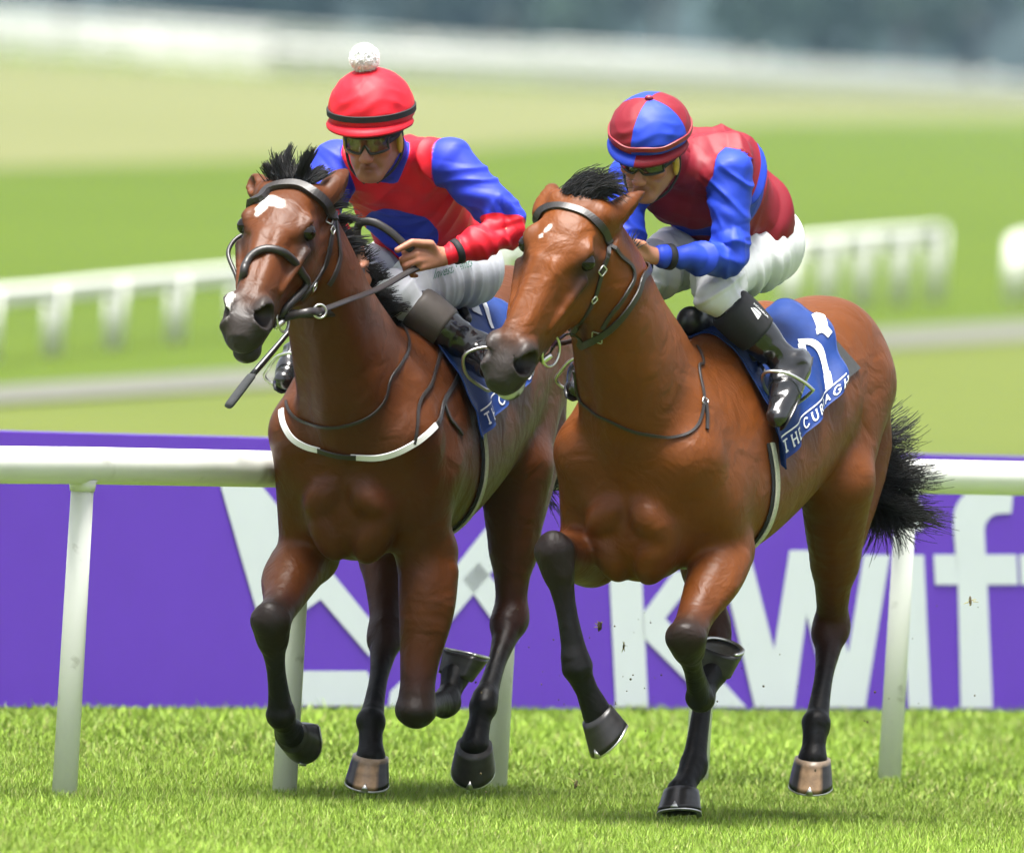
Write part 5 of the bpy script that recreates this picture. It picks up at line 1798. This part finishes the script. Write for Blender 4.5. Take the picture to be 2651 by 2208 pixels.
# turf blades
mat('grass_blade', attr='col', rough=.55, spec=.25)
def blades(n, y0, y1, hmin, hmax, wid, seed, power=1.0):
    r = np.random.default_rng(seed)
    Y = y0 + (y1 - y0) * r.uniform(size=n) ** power
    half = 1.72 * (60 + Y) / 60 + 1.1
    X = r.uniform(-1, 1, n) * half
    cl = fbm(np.stack([X, Y, X * 0], 1), 7, 21)
    cl2_ = fbm(np.stack([X, Y, X * 0], 1), 1.6, 22)
    h = r.uniform(hmin, hmax, n) * (1 + .30 * cl) * np.where(r.uniform(size=n) < .02, 1.6, 1)
    a = r.uniform(0, 6.283, n)
    w = wid * r.uniform(.7, 1.3, n)
    ln = r.normal(size=(n, 2)) * .45 * h[:, None]
    b = np.stack([X, Y, np.zeros(n)], 1)
    dx = np.stack([np.cos(a) * w, np.sin(a) * w, np.zeros(n)], 1)
    tip = b + np.stack([ln[:, 0], ln[:, 1], h], 1)
    V = np.stack([b - dx, b + dx, tip], 1).reshape(-1, 3)
    i = np.arange(n) * 3
    F = np.stack([i, i + 1, i + 2], 1)
    base = np.array([.150, .232, .026])
    hue = r.uniform(size=n)
    c = base * (.62 + .75 * r.uniform(size=n))[:, None] * (1 + .30 * cl2_)[:, None]
    dry = hue < .10
    c[dry] = np.array([.28, .28, .10]) * r.uniform(.6, 1.1, dry.sum())[:, None]
    lime = hue > .80
    c[lime] = c[lime] * np.array([1.35, 1.25, 1.5])
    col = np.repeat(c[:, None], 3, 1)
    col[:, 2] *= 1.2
    return V, F, col.reshape(-1, 3)
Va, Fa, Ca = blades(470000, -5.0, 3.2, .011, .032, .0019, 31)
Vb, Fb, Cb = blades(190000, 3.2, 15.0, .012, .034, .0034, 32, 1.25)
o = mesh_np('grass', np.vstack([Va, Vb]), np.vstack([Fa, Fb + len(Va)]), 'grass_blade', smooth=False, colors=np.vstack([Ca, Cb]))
tag(o, 'short mown racecourse turf of green and dry blades', 'grass', kind='stuff')

# running rail
def dirty_white(name, base, amt, sc):
    m = mat(name, base, rough=.42, spec=.4, noise=.05, nscale=3)
    nt = m.node_tree
    b = nt.nodes['Principled BSDF']
    src = b.inputs['Base Color'].links[0].from_socket
    n = nt.nodes.new('ShaderNodeTexNoise')
    n.inputs['Scale'].default_value = sc
    n.inputs['Detail'].default_value = 8
    tc = nt.nodes.new('ShaderNodeTexCoord')
    nt.links.new(tc.outputs['Object'], n.inputs['Vector'])
    cr = nt.nodes.new('ShaderNodeValToRGB')
    cr.color_ramp.elements[0].position = .62
    cr.color_ramp.elements[0].color = (0, 0, 0, 1)
    cr.color_ramp.elements[1].position = .74
    cr.color_ramp.elements[1].color = (amt, amt, amt, 1)
    nt.links.new(n.outputs[0], cr.inputs[0])
    mx = nt.nodes.new('ShaderNodeMix')
    mx.data_type = 'RGBA'
    nt.links.new(cr.outputs[0], mx.inputs['Factor'])
    nt.links.new(src, mx.inputs[6])
    mx.inputs[7].default_value = (.16, .15, .10, 1)
    nt.links.new(mx.outputs[2], b.inputs['Base Color'])
    return m
dirty_white('rail_plastic', (.66, .67, .63), .35, 9)
dirty_white('post_plastic', (.64, .65, .61), .6, 14)
rail = empty('running_rail', G(731, 2051), 'white plastic running rail on posts beside the horses', 'rail')
bases = [G(166, 2066), G(2302, 2022)]
rd = nrm(bases[1] - bases[0])
gap = np.linalg.norm(bases[1] - bases[0]) / 4
rp_ = [bases[0] + rd * gap * i for i in range(-3, 9)]
rz = .995
V, F = tube([rp_[0] - rd * .5 + np.array([0, 0, rz])] + [q + np.array([0, 0, rz + .004 * ((i % 2) - .5)]) for i, q in enumerate(rp_)] + [rp_[-1] + rd * .5 + np.array([0, 0, rz])], .056, sides=24)
mesh_np('rail_tube', V, F, 'rail_plastic', rail)
for i, q in enumerate(rp_):
    V, F = tube([q + np.array([0, 0, -.1]), q + np.array([0, 0, .5]), q + np.array([0, 0, rz - .045])], [.038, .036, .034], sides=20)
    po = mesh_np('post', V, F, 'post_plastic', rail)
    V, F = tube([q + np.array([0, 0, rz - .075]), q + np.array([0, 0, rz - .040])], [.037, .043], sides=20)
    mesh_np('post_socket', V, F, 'rail_plastic', po)

# sponsor board
mat('board_purple', (0.1440, 0.0504, 0.5616), rough=.6, spec=.2, noise=.03, nscale=4)
mat('board_white', (.70, .73, .82), rough=.6, spec=.2, noise=.02, nscale=6)
ba, bb_ = G(0, 1838), G(2651, 1846)
bd = nrm(bb_ - ba)
bnn = nrm(np.cross(bd, [0, 0, 1.0]))
if bnn[1] > 0:
    bnn = -bnn
BH = .925
board = empty('sponsor_board', (ba + bb_) / 2, 'long purple sponsor board with big white lettering behind the rail', 'banner')
m_ = MB()
L0, L1 = ba - bd * 5, bb_ + bd * 7
m_.box((L0 + L1) / 2 + np.array([0, 0, BH / 2 + .01]) - bnn * .02, np.linalg.norm(L1 - L0), .04, BH, (bd, bnn, np.array([0, 0, 1.0])))
m_.obj('panel', 'board_purple', board, smooth=False)
for i in range(9):
    q = L0 + (L1 - L0) * (i + .5) / 9
    V, F = tube([q - bnn * .06 + np.array([0, 0, -.05]), q - bnn * .06 + np.array([0, 0, BH - .05])], .02, sides=8)
    mesh_np('stake', V, F, 'post_plastic', board)
def on_board(px, py, off=.004):
    d = ray(px, py)
    t = ((ba + bnn * off - CAM) @ bnn) / (d @ bnn)
    q = CAM + d * t
    q[2] = min(max(q[2], .02), BH - .005)
    return q
def print_poly(name, polys):
    mb = MB()
    for pl in polys:
        mb.add([on_board(*q) for q in pl], [tuple(range(len(pl)))])
    o = mb.obj(name, 'board_white', board, smooth=False)
    bm = bmesh.new()
    bm.from_mesh(o.data)
    bmesh.ops.triangulate(bm, faces=bm.faces[:])
    bm.to_mesh(o.data)
    bm.free()
    return o
print_poly('letter_k', [[(1566, 1250), (1650, 1250), (1678, 1832), (1594, 1832)], [(1662, 1590), (1745, 1478), (1800, 1478), (1800, 1500), (1722, 1600), (1932, 1832), (1846, 1832), (1666, 1650)]])
print_poly('letter_w', [[(1862, 1440), (1943, 1440), (2004, 1680), (2044, 1424), (2130, 1424), (2196, 1690), (2236, 1436), (2304, 1436), (2240, 1832), (2146, 1832), (2088, 1590), (2056, 1832), (1954, 1832)]])
print_poly('letter_i', [[(2330, 1436), (2392, 1436), (2410, 1832), (2352, 1832)], [(2322, 1300), (2384, 1300), (2388, 1372), (2328, 1372)]])
def arc(cx, cy, rx, ry, a0, a1, n=10):
    return [(cx + rx * math.cos(math.radians(a0 + (a1 - a0) * i / n)), cy + ry * math.sin(math.radians(a0 + (a1 - a0) * i / n))) for i in range(n + 1)]
def letter_f(dx):
    st = [(2487 + dx, 1832), (2480 + dx, 1513)] + [(2468 + dx, 1360)] + arc(2580 + dx, 1340, 112, 90, 190, 275, 8) + [(2625 + dx, 1252), (2618 + dx, 1328)] + arc(2590 + dx, 1375, 42, 46, 270, 190, 6) + [(2556 + dx, 1513), (2570 + dx, 1832)]
    return [st, [(2417 + dx, 1435), (2478 + dx, 1435), (2480 + dx, 1513), (2421 + dx, 1513)], [(2551 + dx, 1435), (2632 + dx, 1435), (2636 + dx, 1513), (2556 + dx, 1513)]]
print_poly('letter_f', letter_f(0))
print_poly('letter_f', letter_f(222))
print_poly('emblem', [[(569, 1250), (672, 1250), (760, 1360), (960, 1605), (958, 1700), (830, 1551), (690, 1650), (663, 1576)], [(775, 1736), (950, 1736), (985, 1830), (775, 1828)],
                      [(1296, 1318), (1340, 1340), (1340, 1400), (1165, 1610), (1105, 1560)], [(1198, 1498), (1240, 1455), (1340, 1580), (1340, 1660), (1300, 1640)], [(1010, 1790), (1040, 1760), (1085, 1832), (1005, 1832)]])

# rails far behind the board
mat('far_rail', (0.6400, 0.6480, 0.6080), rough=.6)
def far_fence(label, pts, heights, spacing, rails, post_r, rail_r, group=None):
    root = empty('running_rail', pts[0], label, 'rail', group)
    pts = [np.asarray(q) for q in pts]
    cum = np.concatenate([[0], np.cumsum([np.linalg.norm(b - a) for a, b in zip(pts[:-1], pts[1:])])])
    P_ = np.array(pts)
    at = lambda u: np.array([np.interp(u, cum, P_[:, j]) for j in range(3)])
    for k_, fr in enumerate(rails):
        rr = [q + np.array([0, 0, np.interp(c, cum, heights) * fr]) for q, c in zip(pts, cum)]
        V, F = tube(rr, rail_r, sides=8)
        mesh_np('rail_tube', V, F, 'far_rail', root)
    n = int(cum[-1] / spacing)
    for i in range(n + 1):
        q = at(i * spacing)
        h = np.interp(i * spacing, cum, heights)
        V, F = tube([q, q + np.array([0, 0, h])], post_r, sides=6)
        mesh_np('post', V, F, 'far_rail', root)
    return root
sp_ = np.linalg.norm(G(233, 914) - G(76, 932))
far_fence('white rail with posts on the grass behind the starred horse', [G(-395, 985), G(-238, 967), G(-81, 949), G(76, 932), G(233, 914), G(380, 899), G(520, 886), G(800, 862), G(1200, 838), G(1600, 815)], [.47, .47, .47, .47, .48, .49, .50, .54, .59, .64], sp_, (1.0, .87), .070, .042)
far_fence('short white rail ending in the open behind the quartered-cap jockey', [G(2040, 817), G(2230, 800), G(2425, 785)], [.66, .69, .72], np.linalg.norm(G(2425, 785) - G(2330, 792)), (1.0, .87), .085, .052)
far_fence('white rail cut off by the right edge behind the leading horse', [G(2622, 790), G(2700, 780), G(3200, 745)], [.66, .68, .75], np.linalg.norm(G(2425, 785) - G(2330, 792)), (1.0, .87), .09, .052)
far_fence('nearest of the far white rails across the top', [G(-500, 118), G(0, 158), G(700, 205), G(1400, 232), G(2651, 262), G(3400, 285)], [1.5, 1.5, 1.3, 1.3, 1.3, 1.3], 7, (1.0, .72, .45), .14, .15)
far_fence('middle one of the far white rails across the top', [G(-500, 78), G(0, 118), G(700, 170), G(1400, 205), G(2651, 240), G(3400, 265)], [1.7, 1.7, 1.6, 1.5, 1.5, 1.5], 9, (1.0, .7, .4), .16, .17)
far_fence('farthest of the white rails, nearest the trees', [G(-500, 48), G(0, 86), G(700, 142), G(1400, 186), G(2651, 222), G(3400, 250)], [2.0, 2.0, 1.9, 1.8, 1.8, 1.8], 14, (1.0, .66, .35), .18, .18)

# trees beyond the course
mat('leaves', attr='col', rough=.7, spec=.2)
mat('bark', (.09, .07, .055), rough=.9, noise=.3, nscale=3)
def tree_mesh(seed, hgt, wid, tone):
    r = np.random.default_rng(seed)
    n = 900
    lob = r.normal(size=(9, 3)) * np.array([.30, .30, .22]) + np.array([0, 0, .60])
    c = lob[r.integers(0, 9, n)]
    d = r.normal(size=(n, 3))
    d /= np.linalg.norm(d, axis=1)[:, None]
    p = c + d * (r.uniform(.5, 1, n) ** .4)[:, None] * np.array([.24, .24, .20])
    p = p * np.array([wid, wid, hgt])
    s = r.uniform(.35, .75, n) * wid * .085
    e1 = r.normal(size=(n, 3))
    e1 /= np.linalg.norm(e1, axis=1)[:, None]
    e2 = np.cross(e1, r.normal(size=(n, 3)))
    e2 /= np.linalg.norm(e2, axis=1)[:, None]
    V = np.stack([p + e1 * s[:, None], p + e2 * s[:, None], p - e1 * s[:, None], p - e2 * s[:, None]], 1).reshape(-1, 3)
    i = np.arange(n) * 4
    F = np.stack([i, i + 1, i + 2, i + 3], 1)
    col = np.array(tone) * r.uniform(.6, 1.4, n)[:, None]
    return V, F, np.repeat(col, 4, 0)
protos = {}
tones = {'dark': (.014, .032, .026), 'mid': (.030, .058, .036), 'pale': (.062, .095, .058)}
kinds = list(tones)
def tree(px, Y, hgt, wid, tone, label, seed):
    b = P(px, 0, Y)
    q = np.array([b[0], Y, 0.0])
    root = empty('tree', q, label, 'tree', 'trees beyond the course')
    V, F, C_ = tree_mesh(seed, hgt, wid, tones[tone])
    mesh_np('crown', V + q, F, 'leaves', root, colors=C_)
    V, F = tube([q + np.array([0, 0, -.5]), q + np.array([.2, 0, hgt * .25]), q + np.array([0, .1, hgt * .6])], [wid * .04, wid * .03, wid * .012], sides=8)
    mesh_np('trunk', V, F, 'bark', root)
place = {}
seq = [(-60, 'mid'), (190, 'pale'), (420, 'dark'), (640, 'dark'), (860, 'mid'), (1060, 'dark'), (1290, 'mid'), (1500, 'pale'), (1720, 'mid'), (1930, 'dark'), (2130, 'mid'), (2330, 'pale'), (2520, 'dark'), (2720, 'mid')]
names = {'mid': 'mid green tree', 'dark': 'dark green tree', 'pale': 'pale green tree'}
ORD = 'leftmost,second from the left,third from the left,fourth from the left,fifth from the left,sixth from the left,seventh from the left,seventh from the right,sixth from the right,fifth from the right,fourth from the right,third from the right,second from the right,rightmost'.split(',')
for i, (px, tn) in enumerate(seq):
    tree(px + rng.uniform(-20, 20), 1620 + (i * 37 % 5) * 26, rng.uniform(15, 20), rng.uniform(15, 19), tn, names[tn] + ', %s in the far row behind the white rails' % ORD[i], 100 + i)
mat('wood_mass', (.012, .026, .026), rough=.9, noise=.5, nscale=.06)
hv, hf = [], []
nx = 120
for i in range(nx + 1):
    x = -1150 + 2300 * i / nx
    for j, (dy, hz) in enumerate(((0, 0), (6, 14), (30, 22), (80, 23))):
        hv.append((x, 1800 + dy + 10 * math.sin(i * .7), max(0, hz * (1 + .16 * math.sin(i * 1.3) + .12 * math.sin(i * .57 + 1)))))
for i in range(nx):
    for j in range(3):
        a = i * 4 + j
        hf.append((a, a + 4, a + 5, a + 1))
o = mesh_np('woodland', np.array(hv), hf, 'wood_mass')
tag(o, 'distant blue-green wood closing the view at the top', 'woodland', kind='stuff')

# clods thrown up by the hooves
mat('soil', (.075, .055, .025), rough=.95, noise=.4, nscale=80)
mat('dry_grass', (.34, .30, .10), rough=.8, noise=.3, nscale=80)
def clod(px, py, Y, r, seed, label):
    rr = np.random.default_rng(seed)
    c = P(px, py, Y)
    root = empty('turf_clod', c, label, 'clod', 'clods kicked up by the hooves')
    V, F = sphere((0, 0, 0), 1, 10, 8)
    mesh_np('soil_lump', c + V * r * (1 + .7 * fbm(V, 3, seed))[:, None] * np.array([.45, .5, 1.0]), F, 'soil', root)
    n = 5
    d = rr.normal(size=(n, 3)) * np.array([.5, .5, 1])
    hair('grass_tuft', np.tile(c, (n, 1)) + d * r * .5, d + np.array([.2, 0, .6]), rr.uniform(.8, 2.2, n) * r, root, material='dry_grass', w=.0011, curl=1.6, seg=7, seed=seed)
clod(1552, 1622, .5, .014, 1, 'large tan clod with straggling grass beside the raised foreleg')
clod(1492, 2030, .6, .012, 2, 'brown clod low over the turf left of the planted hoof')
clod(2512, 1555, 1.2, .010, 3, 'small dark clod in front of the letter f')
clod(1615, 1672, .5, .007, 4, 'grey sliver of turf over the letter k')
rr = np.random.default_rng(77)
mb = MB()
for i in range(110):
    px = rr.normal(1500, 130) if i < 70 else rr.uniform(1500, 2640)
    py = rr.uniform(1560, 2060)
    V, F = sphere((0, 0, 0), 1, 5, 4)
    s_ = rr.uniform(.001, .003)
    mb.add(P(px, py, rr.uniform(.2, 1.6)) + V * s_ * rr.uniform(.6, 1.6, 3), F)
o = mb.obj('flying_dirt', 'soil')
tag(o, 'specks of soil thrown up behind the hooves', 'dirt', kind='stuff')

# the air over the course
hz = bpy.data.materials.new('haze_air')
hz.use_nodes = True
nt = hz.node_tree
nt.nodes.clear()
ou_ = nt.nodes.new('ShaderNodeOutputMaterial')
pv = nt.nodes.new('ShaderNodeVolumePrincipled')
pv.inputs['Color'].default_value = (.48, .73, 1.0, 1)
pv.inputs['Density'].default_value = .00005
nt.links.new(pv.outputs[0], ou_.inputs['Volume'])
mb = MB()
mb.box((0, 980, 17.5), 2520, 2160, 37)
o = mb.obj('haze', hz, smooth=False)
tag(o, 'thin summer haze lying over the racecourse', 'haze', kind='stuff')
